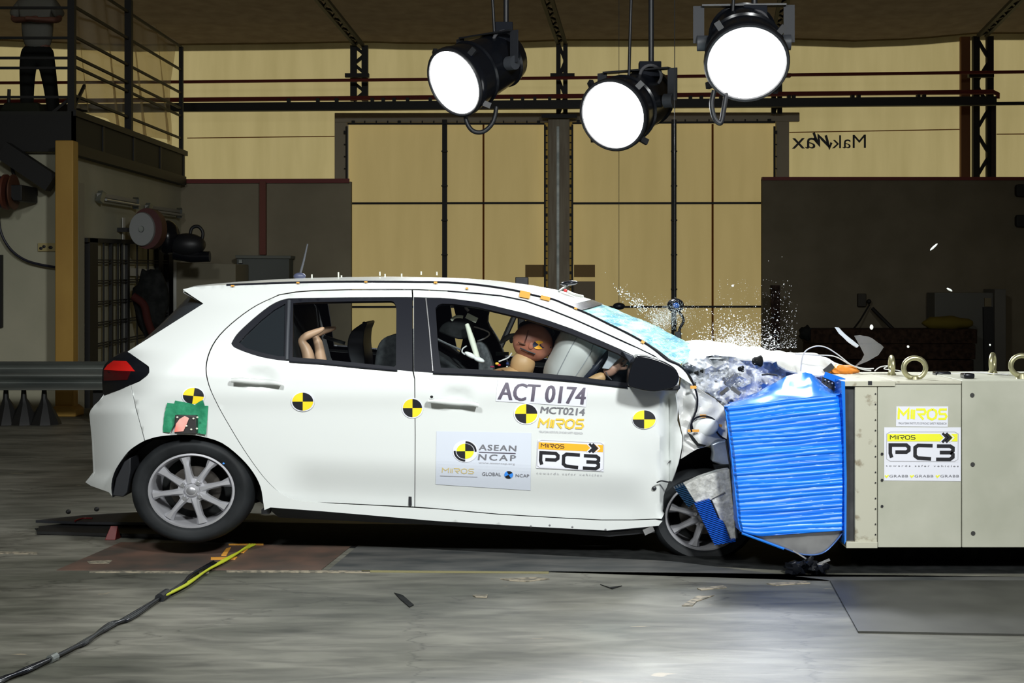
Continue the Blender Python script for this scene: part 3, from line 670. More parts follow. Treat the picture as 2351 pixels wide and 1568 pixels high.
skinmesh('trousers', [(mm(0,0,.90), (.17,.12)), (mm(0,0,.80), (.17,.12)), (mm(-.11,0,.72), .11), (mm(-.12,0,.40), .085), (mm(-.12,-.01,.05), .075), (mm(.10,0,.72), .11), (mm(.15,0,.40), .085), (mm(.20,-.01,.05), .075)],
  [(0,1),(1,2),(2,3),(3,4),(1,5),(5,6),(6,7)], M['trousers'], man)
skinmesh('shirt', [(mm(0,0,.78), (.19,.15)), (mm(0,0,1.08), (.18,.14)), (mm(0,0,1.30), (.17,.12)), (mm(0,0,1.40), .09), (mm(-.19,0,1.34), .075), (mm(-.28,-.02,1.19), .07), (mm(.19,0,1.34), .075), (mm(.28,-.02,1.19), .07)],
  [(0,1),(1,2),(2,3),(2,4),(4,5),(2,6),(6,7)], M['shirt'], man)
hd = MB().ell(mm(0,-.01,1.61), (.075, .09, .115), nu=20, nv=14, fn=lambda q: 1+.05*max(0, -q.z)*(-q.y)).build('head', M['manskin'], man, smooth=60)
MB().ell(mm(0,-.105,1.60), (.014, .02, .022), nu=8, nv=6).build('nose', M['manskin'], hd, smooth=60)
for s in (-1, 1):
    MB().ell(mm(.076*s,0,1.61), (.01, .02, .03), nu=8, nv=6).build('ear', M['manskin'], hd, smooth=60)
    MB().ell(mm(.03*s,-.088,1.63), (.012, .008, .007), nu=8, nv=6).build('eye', M['hair'], hd, smooth=60)
    MB().ell(mm(-.12 if s < 0 else .20,-.05,.03), (.05, .13, .035), nu=12, nv=8).build('shoe', M['trousers'], man, smooth=60)
MB().ell(mm(0,.015,1.65), (.082, .092, .09), nu=20, nv=12).build('hair', M['hair'], man, smooth=60)
tb = thing('equipment_bag', 'low dark bag on the balcony deck at the feet of the person', 'bag', mp(52, 256, -.3))
m = MB(); q = [P(x, y, 16.5-D0) for x, y in ((2, 258), (14, 237), (92, 236), (98, 258))]; m.prism([(p.x, max(p.z, zt)) for p in q[:1]]+[(p.x, p.z) for p in q[1:3]]+[(q[3].x, zt)], 16.42-D0, 16.66-D0); m.build('sack', mat('olive_bag', (.02, .022, .014), .9), tb, bevel=.03)
MB().tube([P(20, 236, 16.6-D0), P(21, 205, 16.6-D0)], .02).build('handle', M['steelblack'], tb)
# --- cable reel on the cream wall
cl = thing('cable_reel', 'blue cable reel with orange cheeks fixed high on the cream wall at left', 'cable reel', P(10, 440, 16.1-D0))
rc = P(-2, 441, 15.9-D0)
def disc(cx, r, x0, x1, m, nm): MB().tube([(cx.x+x0, cx.y, cx.z), (cx.x+x1, cx.y, cx.z)], r, 32).build(nm, m, cl, smooth=40)
disc(rc, .17, -.20, .06, mat('dark_blue_cable', (.006, .006, .05), .5), 'winding')
disc(rc, .19, .06, .09, mat('orange_brown_cheek', (.12, .035, .02), .5), 'cheek')
disc(rc, .19, .15, .165, mat('orange_brown_cheek2', (.10, .04, .02), .5), 'cheek')
pprism('bracket', [(22, 424), (50, 424), (50, 461), (30, 461), (22, 450)], 15.8-D0, 16.3-D0, M['steelblack'], cl, bevel=.01)
cw = lambda x, y: P(x, y, 16.25-D0)
tag(MB().tube(cr([cw(24, 360), cw(30, 395), cw(38, 422)]), .02, 8).build('wall_cable', M['steelblack']), 'short black cable from the balcony down to the blue reel', 'cable')
tag(MB().tube(cr([cw(-3, 490), cw(0, 525), cw(12, 555), cw(32, 580), cw(60, 598), cw(95, 608), cw(132, 614)]), .014, 8).build('wall_cable', mat('dark_blue_black', (.008, .008, .02), .5)), 'dark cable drooping in an arc across the cream wall to the column', 'cable')
sg = thing('warning_sign', 'small pale yellow sign with black marks on the cream wall left of the column', 'sign', P(106, 568, 16.3-D0))
pprism('plate', [(87, 558), (130, 558), (130, 577), (87, 577)], 16.32-D0, 16.35-D0, mat('sign_yellow', (.40, .33, .14), .6), sg)
m = MB()
for x, y, w in ((94, 570, 4), (101, 566, 4), (116, 568, 5)): MB().ell(P(x, y, 16.31-D0), (w*.0048, .004, .017), nu=10, nv=6).build('mark', M['blackink'], sg)
tag(pprism('dark_door_edge', [(-40, 585), (4, 585), (4, 752), (-40, 752)], 16.30-D0, 16.35-D0, M['steelblack']), 'black panel edge on the cream wall at the far left of the frame', 'panel')
# --- guard rail
gd = 14.8-D0
gr = thing('guard_rail', 'grey steel crash barrier rail at the left behind the car', 'guard rail', P(60, 960, gd))
prof = []
zc = P(0, 862, gd).z; hh = (P(0, 830, gd).z-P(0, 896, gd).z)/2
for i in range(25):
    t = -1+2*i/24; prof.append((zc+t*hh, -.05*math.cos(t*2*PI)*-1))
m = MB(); n = len(prof)
x0, x1 = P(-200, 0, gd).x, P(330, 0, gd).x
m.add([(x, gd-p[1], p[0]) for x in (x0, x1) for p in prof], [(i, i+1, n+i+1, n+i) for i in range(n-1)])
m.build('rail_beam', M['galv'], gr, smooth=60, solid=.006)
for x in (12, 53, 100, 230):
    p = P(x, 0, gd+.1).x
    if x < 200:
        MB().tube([(p, gd+.12, .36), (p, gd+.12, .26), (p+.01, gd+.12, .20), (p+.01, gd+.12, .03), (p+.01, gd+.12, 0)], [.022, .03, .06, .15, .16], 10).build('post_foot', M['steelblack'], gr, smooth=30)
    else: MB().box((p-.06, gd+.06, 0), (p+.06, gd+.14, .5)).build('post', M['steelblack'], gr)
# ================================================================== RIGHT PARTITION
YR = 21.6-D0
xr0 = P(1750, 0, YR).x; zr = P(0, 411, YR).z
struct(MB().box((xr0, YR, 0), (12, YR+.12, zr)).build('wall_right', M['greywall2']))
struct(MB().box((xr0, YR-.02, zr-.02), (12, YR+.1, zr+.03)).build('trim_5', M['redpipe']))
YQ = 20.6-D0
tag(pprism('dark_post', [(1770, 655), (1791, 655), (1791, 960), (1770, 960)], YQ, YQ+.1, nz(mat('speckled_post', (.03, .015, .012), .8), (.012, .008, .007), (.05, .028, .022), 20)), 'narrow dark brown post against the dark right partition, behind the glass spray', 'post')
st = thing('timber_stack', 'low dark brown stack of boards along the right partition behind the concrete block', 'timber stack', P(2050, 960, YQ))
for k, (y0, y1) in enumerate(((756, 790), (790, 826), (826, 862), (862, 950))):
    pprism('board_layer', [(1862+k*3, y0), (2244-k*4, y0), (2244-k*4, y1-1), (1862+k*3, y1-1)], YQ-.3-.02*(k % 2), YQ+.4, M['darkbrown'], st, bevel=.01)
hp = thing('wall_bracket', 'dark wall socket box with two drooping cords on the right partition', 'socket', P(1983, 700, YR-.1))
pprism('box', [(1970, 674), (1989, 674), (1989, 704), (1970, 704)], YR-.08, YR, mat('dark_socket', (.035, .03, .022), .7), hp, bevel=.01)
MB().ell(P(1995, 692, YR-.15), (.035, .05, .035), nu=12, nv=8).build('hook', M['steelblack'], hp)
MB().tube([P(1996, 700, YR-.15), P(1975, 735, YR-.25), P(1958, 757, YR-.4)], .012).build('cord', M['steelblack'], hp)
MB().tube([P(2003, 708, YR-.15), P(2052, 757, YR-.4)], .028).build('cord', M['steelblack'], hp)
gp = thing('grey_cupboard', 'tall grey cupboard standing by the right partition', 'cupboard', P(2230, 960, YQ))
pprism('body', [(2146, 672), (2292, 672), (2292, 960), (2146, 960)], YQ+.45, YQ+.9, mat('dull_grey_panel', (.10, .10, .085), .7), gp, bevel=.01)  # dark grey base colour on the cupboard body
pprism('side_panel', [(2284, 664), (2310, 664), (2310, 960), (2284, 960)], YQ+.35, YQ+.9, mat('dull_grey_panel2', (.11, .105, .09), .7), gp, bevel=.01)
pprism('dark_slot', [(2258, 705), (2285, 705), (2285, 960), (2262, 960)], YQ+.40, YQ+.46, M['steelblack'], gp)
pprism('notice', [(2261, 684), (2276, 684), (2276, 704), (2261, 704)], YQ+.42, YQ+.45, mat('dull_tan_notice', (.16, .13, .07), .7), gp)
tag(MB().ell(P(2172, 742, YQ+.0), (.36, .14, .10), nu=20, nv=10, fn=lambda q: 1+.1*math.sin(q.x*9)).build('yellow_sack', mat('dull_yellow_cloth', (.13, .10, .015), .9), smooth=60), 'dull yellow sack lying on the dark timber stack', 'sack')
tag(MB().ell(P(1850, 765, YQ-.2), (.10, .08, .10), nu=16, nv=10, fn=lambda q: 1+.25*math.sin(q.x*8)*math.cos(q.z*6)).build('tool_bundle', M['interior'], smooth=60), 'small dark bundle at the left end of the timber stack', 'bundle')
for y, lab in ((437, 'upper black hinge at the right edge of the dark partition'), (507, 'lower black hinge at the right edge of the dark partition')):
    tag(pprism('black_hinge', [(2334, y-9), (2337, y-14), (2375, y-14), (2375, y+14), (2337, y+14), (2334, y+9)], YR-.1, YR, M['steelblack'], bevel=.01), lab, 'clamp')  # hinges at the partition edge, built as plain black blocks
# ================================================================== FLOODLIGHTS
def floodlight(label, face, D, diam, axis, L, rod_x, rod_top, br, cab, loop, energy, aim, ribs=True):
    Y = D-D0; fc = P(face[0], face[1], Y); ax = Vector(axis).normalized()
    t = thing('floodlight', label, 'floodlight', fc, 'studio floodlights hanging over the crash bay')
    R = diam/2; side = ax.cross(Vector((0, 0, 1))).normalized(); up = side.cross(ax)
    bk = lambda s: fc-ax*s
    MB().tube([bk(-.02), bk(.0), bk(.04), bk(.16), bk(.17), bk(.19), bk(L*.80), bk(L*.82), bk(L*.96), bk(L)], [R*1.10, R*1.12, R*1.08, R*1.0, R*1.06, R*.97, R*.86, R*.92, R*.80, R*.5], 36).build('housing', M['gloss'], t, smooth=35)
    MB().tube([bk(-.035), bk(-.03)], R*1.0, 40).build('lens', M['lens'], t)
    MB().tube([bk(-.032)+(side*math.cos(a)+up*math.sin(a))*R*1.06 for a in [2*PI*i/40 for i in range(40)]], .014, 6, closed=True).build('lens_ring', M['black'], t, smooth=60)
    for a in (0.9, 2.4, 4.0, 5.6):
        d = side*math.cos(a)+up*math.sin(a); MB().bar(bk(.02)+d*R*1.08, bk(.05)+d*R*1.28, .03, .04).build('latch', M['black'], t)
    # yoke
    piv = [bk(L*.55)+side*s*R*1.12 for s in (-1, 1)]; top = P(br[0], br[1]+10, Y)
    top = Vector((top.x, bk(L*.55).y, top.z))
    for s, pv in zip((-1, 1), piv):
        MB().tube([pv-side*s*.04, pv+side*s*.03], .05, 16).build('pivot', mat('grey_pivot', (.05, .055, .065), .5), t, smooth=40)
        sh = pv+Vector((0, 0, R*1.0)); MB().bar(pv+side*s*.02, sh+side*s*.02, .012, .07, up=side).build('yoke_arm', mat('grey_yoke', (.018, .020, .026), .6), t)
    ta = [pv+Vector((0, 0, R*1.0)) for pv in piv]
    MB().bar(ta[0], ta[1], .07, .012).build('yoke_bridge', M['black'], t)
    bw = (br[2]-br[0])*D/F; bc = P((br[0]+br[2])/2, (br[1]+br[3])/2, bk(L*.55).y); bh = (br[3]-br[1])*D/F
    MB().box((bc.x-bw/2, bc.y-.05, min(ta[0].z, bc.z-bh/2)), (bc.x+bw/2, bc.y+.05, bc.z+bh/2)).build('bracket', mat('dark_bracket', (.012, .014, .02), .8), t, bevel=.006)
    c = bc-Vector((0, .07, bh*.5)); MB().tube([c+Vector((math.cos(a)*.075, 0, math.sin(a)*.075)) for a in [2*PI*i/24 for i in range(24)]], .012, 6, closed=True).build('clamp_ring', mat('ring_grey', (.12, .12, .13), .4), t, smooth=60)
    rx = P(rod_x, 0, bc.y).x
    MB().tube([(rx, bc.y, bc.z+bh/2), (rx, bc.y, 6.2)], .02, 10).build('hanging_rod', M['black'], t, smooth=60)
    cp = [P(a, b, bc.y-.06) for a, b in cab]; MB().tube(cr([(p.x, p.y, p.z) for p in cp]), .011, 8).build('power_cable', M['black'], t, smooth=60)
    if loop:
        cp = [P(a, b, Y+.1) for a, b in loop]; MB().tube(cr([(p.x, p.y, p.z) for p in cp], 8), .016, 8).build('cable_loop', M['black'], t, smooth=60)
    m = MB()
    for k in range(5):
        a = side*(R*.5*math.cos(k*1.2))+up*(R*.5*math.sin(k*1.2)); m.ell(bk(L*.99)+a, (.03, .03, .03), nu=8, nv=6)
    m.build('vent_knobs', M['black'], t)
    sp = lamp('SPOT', 'floodlight_beam', fc+ax*.06, fc+ax*.06+Vector(aim), energy, (.93, .97, 1), spot_size=math.radians(110), spot_blend=.6, shadow_soft_size=.16)
    sp.parent = t; sp.location = fc+ax*.06-t.location
    return t
floodlight('black round floodlight, leftmost of three, aimed down to the left with its cable loop below', (1050, 186), 10.4, .455, (-.63, -.67, -.42), .58, 1162, 0, (1136, 52, 1178, 100), [(1128, -60), (1131, 0), (1136, 90)], [(1072, 240), (1070, 275), (1085, 300), (1110, 302), (1132, 280), (1140, 245)], 230, (-.4, -1, -.9))
floodlight('lowest floodlight, in the middle of the three, glaring towards the car bonnet', (1412, 262), 10.2, .455, (-.44, -.80, -.30), .68, 1495, 0, (1466, 142, 1518, 178), [(1452, -60), (1449, 0), (1444, 175)], None, 430, (-.1, -1, -.8))
floodlight('highest floodlight, rightmost of three, tilted down towards the camera', (1714, 140), 9.2, .475, (-.05, -.80, -.52), .50, 1732, 0, (1704, 14, 1760, 58), [(1686, -60), (1684, 0), (1680, 70)], [(1640, 208), (1634, 240), (1641, 272), (1655, 282), (1662, 250), (1668, 212)], 430, (.0, -1, -.9))
# ================================================================== CAR
XR = [(560, 428), (664, 420), (698, 466), (806, 293), (853, 238), (905, 236), (942, 208), (1013, 211), (1084, 214), (1107, 206), (1160, 206)]
def sstep(a, b, x): t = max(0, min(1, (x-a)/(b-a))); return t*t*(3-2*t)
def bS(px, py): return bY(px, py, False)
def bY(px, py, scoop=True):
    y = 0.0
    if py < 868: y += .215*max(0, (868-py)/205)**1.25
    if py > 905: y += .055*((py-905)/290)**2
    y -= .012*math.exp(-((py-905)/26)**2)                      # shoulder line
    dd = py-(1151+.046*(px-697)); mk = sstep(620, 720, px)*(1-sstep(1440, 1530, px))
    y += (mk if scoop else 0)*.050*sstep(-110, -6, dd)
    for hx, hy in ((597, 866), (1049, 911)): y += .026*math.exp(-((px-hx)/30)**4-((py-hy)/17)**4)
    xr = interp(XR, py); amp = .03+.30*sstep(790, 880, py); w = 150
    u = max(0, (xr+w-px)/w); y += amp*u**2.3
    if px > 1560: y += .10*((px-1560)/110)**1.5
    return max(y, -.02)
car = thing('hatchback_car', 'white hatchback crashing nose-first into the blue deformable barrier', 'car', P(900, 1285, .8))
DL = [(420, 664), (445, 658.5), (480, 656), (520, 654), (620, 650), (760, 646.5), (900, 646.5), (960, 647), (1028, 648), (1096, 653.6), (1150, 661), (1194, 669), (1232, 679), (1268, 686), (1300, 699), (1314, 705), (1355, 722.5), (1396, 743), (1437, 763), (1477, 785), (1505, 804), (1532, 826), (1559, 838), (1575, 856)]
SEAM_T = [(640, 677), (680, 670), (720, 667), (800, 665), (900, 664.5), (960, 665), (1028, 668), (1096, 673.5), (1150, 679), (1205, 690), (1259, 709), (1314, 731), (1368, 755), (1423, 780), (1464, 799), (1505, 819)]
SEAM_R = cr([(640, 677), (590, 700), (545, 731), (505, 768), (482, 805), (473, 845), (480, 885), (500, 930), (527, 978), (560, 1032), (595, 1082), (622, 1113), (648, 1134), (674, 1146), (700, 1151)], 3)
SEAM_B = [(700, 1151), (770, 1155.5), (851, 1159.6), (950, 1165), (1000, 1168), (1147, 1181), (1300, 1190), (1381, 1194), (1450, 1194), (1505, 1192)]
SILL = [(1521, 1196), (1512, 1207), (1460, 1212), (1394, 1218), (1200, 1208), (1000, 1196), (850, 1183), (744, 1174), (621, 1165)]
ARCH = cr([(607, 1171), (604, 1150), (598, 1117), (581, 1084), (553, 1051), (510, 1017), (463, 1002), (428, 998), (392, 999), (359, 1003), (333, 1011)], 3)
ARCH2 = cr([(333, 1011), (315, 1021), (293, 1038), (270, 1070), (260, 1098), (257, 1139)], 3)
def sd(pts, dx, dy): return [(x+dx, y+dy) for x, y in pts]
side = [(467, 697), (446, 683), (424, 668), (420, 664)]+DL[1:]+[(1590, 884), (1565, 868)]+[(x, y-1.2) for x, y in SEAM_T[::-1]]+[(x-1.2, y) for x, y in SEAM_R[1:]]+[(x, y+1.3) for x, y in SEAM_B[1:]]+SILL+ARCH+[(323, 975), (312, 935), (301, 884), (320, 876), (331, 868), (340, 858), (343, 850), (342, 842), (336, 837), (320, 826), (293, 807)]
for far in (False, True):
    panel('side_frame', side, [], bS, M['white'], car, 11, far=far)
    bump = [(299, 884), (310, 936), (321, 976), (331, 1012)]+ARCH2[1:]+[(250, 1130), (208, 1115), (196, 1107), (205, 1096), (214, 1084), (211, 1013), (206, 960), (205, 951), (208, 942), (216, 931), (239, 909), (258, 901), (275, 895)]
    panel('rear_bumper_corner', bump, [], bY, M['white'], car, 12, far=far)
# windows
RW = cr([(531, 788), (543, 768), (566, 745), (595, 720), (622, 700), (645, 689), (662, 685)], 3)+[(700, 684), (800, 682.5), (909, 682), (947, 682), (947, 853), (915, 850), (830, 843), (740, 834), (664, 829)]+cr([(664, 829), (640, 827), (600, 820), (562, 808), (537, 797), (531, 788)], 2)[1:-1]
RW1 = [(549, 786), (565, 768), (600, 735), (630, 711), (650, 700), (655, 697), (653, 818), (640, 818), (602, 810), (565, 799)]
RW2 = [(673, 696), (700, 694), (800, 692), (890, 691)]+cr([(890, 691), (902, 692), (908, 700), (910, 712)], 3)[1:]+[(909, 838), (905, 842), (830, 834), (740, 825), (672, 820)]
FW = [(950, 682), (983, 683), (1010, 683.5), (1042, 686), (1096, 693), (1151, 706), (1205, 719), (1260, 736), (1314, 755), (1368, 777), (1423, 801), (1460, 819), (1480, 828), (1480, 893), (1440, 889), (1368, 881), (1314, 874), (1205, 865), (1096, 860), (992, 856), (950, 853)]
FW1 = [(1000, 707), (1006, 700), (1015, 697), (1042, 698), (1096, 705), (1151, 718), (1205, 731), (1260, 748), (1314, 767), (1368, 790), (1420, 812), (1447, 829), (1449, 880), (1440, 879), (1368, 870), (1314, 863), (1205, 854), (1096, 848), (1012, 844), (1006, 800)]
rd_poly = [(x+1.0, y+.8) for x, y in SEAM_R[::-1]][::-1]
rear_door_poly = [(x+1.3, y+1) for x, y in SEAM_R]+[(x, y-1.3) for x, y in SEAM_B[1:4]][:-1]+[(951.3, 1163), (952.3, 1000), (951, 870), (947, 853), (946, 683), (945, 666)]+[(900, 666), (800, 666.5), (720, 668.5), (680, 671.5)]
front_poly = [(948, 666)]+[(x, y+1.2) for x, y in SEAM_T[5:]]+[(1545, 845), (1560, 868), (1557, 890), (1551, 904), (1555, 935), (1554, 966), (1561, 985), (1566, 1002), (1565, 1027), (1557, 1064), (1542, 1106), (1533, 1143), (1528, 1174), (1519, 1191)]+[(x, y-1.3) for x, y in SEAM_B[::-1][:6]]+[(953, 1163), (954, 1000), (953, 870), (950, 853), (949, 683)]
def fY(px, py):
    y = bY(px, py)
    if py > 880 and px > 1500:
        k = (px-1519)/40; a = sstep(880, 930, py)
        y += a*(.11*sstep(0, .35, k)-.09*sstep(.4, .85, k)+.012*math.sin(py*.06+px*.1)*sstep(1500, 1530, px))
    y += .006*math.sin(px*.035)*math.sin(py*.03)*sstep(1380, 1500, px)
    return y
doors = []
for far in (False, True):
    dr = panel('rear_door', rear_door_poly, [RW], bY, M['white'], car, 12, far=far)
    df = panel('front_door', front_poly, [FW[:-8]+[(1480, 893), (1440, 889), (1368, 881), (1314, 874), (1205, 865), (1096, 860), (992, 856), (950, 853)]], fY if not far else bY, M['white'], car, 11, far=far)
    doors.append((dr, df))
    panel('window_frame', RW, [RW1, RW2], bY, M['trim'], dr, 10, off=.004, thick=.02, far=far)
    panel('window_frame', FW, [FW1], bY, M['trim'], df, 10, off=.004, thick=.02, far=far)
    panel('quarter_glass', RW1, [], bY, M['tint'], dr, 20, off=.016, thick=0, far=far)
dr, df = doors[0]
panel('window_glass', RW2, [], bY, M['clear'], dr, 30, off=.018, thick=0)
panel('window_glass', FW1, [], bY, M['clear'], df, 30, off=.018, thick=0)
def strip(name, pts, w, m, parent, yf=bY, off=.003, h=None):
    """raised strip following a pixel polyline on the body"""
    mb = MB(); q = [P(x, y, yf(x, y)-off) for x, y in pts]; mb.tube(q, w, 6); return mb.build(name, m, parent, smooth=60)
strip('divider_bar', [(664, 690), (661, 760), (659, 826)], .010, mat('divider_grey', (.05, .055, .065), .35), dr)
strip('weather_strip', [(978, 685), (986, 760), (994, 852)], .004, M['chrome'], df)
strip('weather_strip', [(664, 830), (740, 835), (830, 844), (912, 851)], .005, M['trim'], dr, off=.006)
strip('weather_strip', [(994, 857), (1096, 861), (1205, 866), (1314, 875), (1440, 890)], .005, M['trim'], df, off=.006)
strip('door_seal', [(x, y+.2) for x, y in SEAM_T[6:]], .0042, M['trim'], car, off=.001)
strip('roof_ditch_cable', cr(DL[3:-1]+[(1582, 861), (1594, 887), (1601, 912), (1600, 937), (1594, 954), (1588, 971), (1590, 985)], 3), .0055, M['trim'], car, off=.004)
strip('loop_cable', cr([(1588, 992), (1586, 978), (1594, 962), (1613, 955), (1634, 960), (1646, 973), (1645, 990), (1656, 1003), (1668, 1010)], 4), .005, M['trim'], car, off=.012)
# bits of orange tape holding the cable
for i, (x, y, w, h, r) in enumerate([(534, 656, 8, 3, 0), (684, 649, 7, 3, 0), (840, 647, 7, 3, 0), (1000, 648.5, 8, 4, 0), (1072, 662, 6, 4, 0), (1205, 676, 24, 15, .2), (1252, 684, 22, 9, .25), (1322, 708, 7, 4, .4), (1476, 785, 8, 6, .5), (1592, 889, 14, 7, 0), (1614, 955, 14, 7, 0), (1592, 989, 26, 6, 0), (1648, 976, 20, 6, .2)]):
    c, s = math.cos(r), math.sin(r); q = [(x+(a*w/2)*c-(b*h/2)*s, y+(a*w/2)*s+(b*h/2)*c) for a, b in ((-1, -1), (1, -1), (1, 1), (-1, 1))]
    decal(q, bY, .014, M['orangetape'], car, 'tape_patch', 2)
# handles
for par, x0, y0, sl in ((dr, 533, 868, .028), (df, 983, 915, .035)):
    hp_ = lambda a, b: P(x0+a, y0+b+a*sl*1.6, bY(x0+a, y0+b)-.0)
    m = MB(); pts = cr([(2, 4), (20, 3), (60, 4), (100, 5), (116, 8)], 5)
    ring = []
    m.tube([hp_(a, b)+Vector((0, -.034-.012*math.sin(PI*min(1, max(0, a/118))), 0)) for a, b in pts], [.010+.006*math.sin(PI*min(1, max(.08, (a+6)/128))) for a, b in pts], 12)
    m.build('door_handle', M['white'], par, smooth=60)
    MB().ell(P(991, 911, bY(991, 911)-.056), (.008, .004, .007), nu=10, nv=6).build('keyhole', M['blackink'], df)
# roof
SIL = [(420, 663), (440, 655), (500, 649), (560, 644), (650, 638), (720, 635.5), (800, 633.5), (900, 632.5), (1000, 634), (1080, 637), (1150, 643), (1220, 652), (1280, 663), (1320, 674), (1357, 685), (1423, 706), (1477, 728), (1532, 758), (1575, 779), (1600, 789)]
DLD = cr(DL, 3)
def dl(px): return interp(DL, px)
DC = D0+.81
def roofpt(u, v):
    px = 420+(1300-420)*u; n = P(px, dl(px), bY(px, dl(px))+.006)
    bulge = .150*sstep(.80, 1, u)
    xc = n.x+bulge; pc = CX+xc*F/DC; zc = H-(interp(SIL, pc)-CY)*DC/F
    s = 2*v-1; k = 1-abs(s)**2.4
    return Vector((n.x+bulge*(1-s*s), n.y+(CW-2*n.y)*v, n.z+(zc-n.z)*k-.006))
MB().grid(roofpt, 60, 24).build('roof_panel', M['white'], car, smooth=60, solid=.01)
def screen(u, v):
    px = 1300+(1556-1300)*u; n = P(px, dl(px), bY(px, dl(px))+.01)
    a = P(1357, 685, .81); b = P(1590, 786, .81); c = a.lerp(b, u); c.z += .012*math.sin(PI*u)
    s = 2*v-1; k = 1-abs(s)**2.2
    return Vector((n.x+(c.x-n.x)*(1-s*s), n.y+(CW-2*n.y)*v, n.z+(c.z-n.z)*k-.012))
def wind(u, v):
    p = screen(u, v); nn = noise.noise(p*7)*.012+noise.noise(p*22)*.005
    return p+Vector((nn, 0, nn*1.2))*math.sin(PI*u)
ws = MB().grid(wind, 50, 40).build('windscreen', M['crack'], car, smooth=80)
off_ = Vector((.002, 0, .006))
MB().grid(lambda u, v: screen(u*.11*(1-.0*v), v)+off_, 4, 30).build('ceramic_border', M['gloss'], ws, smooth=60)
MB().grid(lambda u, v: screen(u, v*.022)+off_+Vector((0, -.004, 0)), 30, 2).build('edge_moulding', M['gloss'], ws, smooth=60)
# spoiler underside and rear glass
def rg(u, v):
    n = P(466+(295-466)*u, 698+(805-698)*u, 0); yy = bY(466+(295-466)*u, 698+(805-698)*u)+.004; n = P(466+(295-466)*u, 698+(805-698)*u, yy)
    cpx = 418+(293-418)*u; cpy = 672+(803-672)*u
    c = P(cpx, cpy, yy+.22); s = 2*v-1; k = 1-abs(s)**2.6
    return Vector((n.x+(c.x-n.x)*k, n.y+(CW-2*n.y)*v, n.z+(c.z-n.z)*k))
MB().grid(rg, 16, 30).build('rear_window', mat('dark_rear_glass', (.035, .042, .05), .25), car, smooth=60)
def tail(u, v):   # tailgate and bumper between the corners
    py = 806+(1108-806)*u; px = interp(XR, py)+3; n = P(px, py, bY(px, py))
    s = 2*v-1; return Vector((n.x-.03*(1-s*s), n.y+(CW-2*n.y)*v, n.z))
MB().grid(tail, 24, 20).build('tailgate', M['white'], car, smooth=60, solid=.01)
MB().grid(lambda u, v: Vector((roofpt(0, v).x+.0, roofpt(0, v).y, roofpt(0, v).z-.012))*(1-u)+rg(0, v)*u, 3, 24).build('spoiler_underside', M['white'], car, smooth=60)
# tail lamps
TL = cr([(293, 809), (315, 824), (334, 838), (342, 850), (337, 862), (322, 872), (298, 884), (274, 895), (255, 902), (239, 908)], 3)+cr([(236, 900), (234.5, 872), (236, 848), (244, 833), (256, 823), (275, 813), (291, 809)], 3)
RL = [(260, 828), (289, 829), (299, 839), (309, 852), (270, 851), (238, 849), (246, 838)]
DRL = [(238, 850), (300, 852), (292, 872), (238, 874)]
for far in (False, True):
    tl = panel('tail_lamp', TL, [], bY, M['gloss'], car, 9, off=-.004, thick=.02, far=far)
    panel('brake_lens', RL, [], bY, M['redlens'], tl, 9, off=-.008, thick=.004, far=far)
    panel('lower_lens', DRL, [], bY, M['darkred'], tl, 9, off=-.007, thick=.003, far=far)
# wheels
SX = 1.16
def wheel(cx, cy, Y, R, r, far=False, a0=0.0):
    c = P(cx, cy, Y); root = car
    rr = [(r*1.02, .015), (r*1.05, -.004), (r*1.12, -.010), (r*1.25, -.016), (R*.90, -.014), (R*.965, .004), (R*.99, .03), (R, .06), (R, .13), (R*.985, .16), (R*.9, .18), (r, .17)]
    ty = MB().lathe(rr, 64, SX, c).build('tyre', M['rubber'], root, smooth=50)
    rim = MB().lathe([(r*.93, .045), (r*.95, .012), (r*.98, .0), (r*1.03, .002), (r*1.04, .02), (r*.96, .06), (r*.90, .15), (r*.88, .17)], 64, SX, c).build('wheel_rim', M['alloy'], root, smooth=40)
    for k in range(8):
        a = math.radians([101, 58, 14.5, -30, -75, -127, -172, 144][k])+a0
        d = Vector((math.cos(a)*SX, 0, math.sin(a))); t = Vector((-math.sin(a)*SX, 0, math.cos(a)))
        m = MB(); sec = [(.20, .030, .028, .004), (.45, .020, .030, -.004), (.72, .018, .026, .0), (.93, .036, .020, .004)]
        vs = []
        for q, w, th, y in sec:
            b = c+d*r*q
            for s_, yy in ((-1, y+.016), (-.45, y), (.45, y), (1, y+.016), (1, y+th+.02), (-1, y+th+.02)): vs.append(b+t*w*s_*.72+Vector((0, yy, 0)))
        n = 6; fs = [(i*n+j, i*n+(j+1) % n, (i+1)*n+(j+1) % n, (i+1)*n+j) for i in range(3) for j in range(n)]+[tuple(range(n)), tuple(range(3*n, 4*n))[::-1]]
        m.add(vs, fs).build('spoke', M['alloy'], rim, smooth=25)
    MB().lathe([(0, -.006), (r*.13, -.006), (r*.16, .0), (r*.20, .010), (r*.34, .014), (r*.36, .06)], 40, SX, c).build('hub', M['alloy'], rim, smooth=40)
    MB().lathe([(0, -.010), (r*.10, -.009), (r*.125, -.004)], 32, SX, c).build('center_cap', mat('cap_grey', (.33, .33, .35), .35, .6), rim, smooth=60)
    for k in range(4):
        a = math.radians(52+90*k)+a0; p = c+Vector((math.cos(a)*SX*r*.26, 0, math.sin(a)*r*.26))
        MB().lathe([(0, -.004), (.009, -.004), (.011, .004), (.016, .012), (.017, .02)], 12, 1.1, p).build('wheel_nut', M['chrome'], rim, smooth=30)
    MB().lathe([(.03, .10), (r*.62, .095), (r*.62, .115), (.03, .12)], 40, SX, c).build('brake_disc', M['alloydark'], rim, smooth=30)
    MB().lathe([(r*.92, .168), (0.0, .166)], 40, SX, c).build('wheel_back', M['interior'], rim)
    return ty, rim
k0 = D0/F
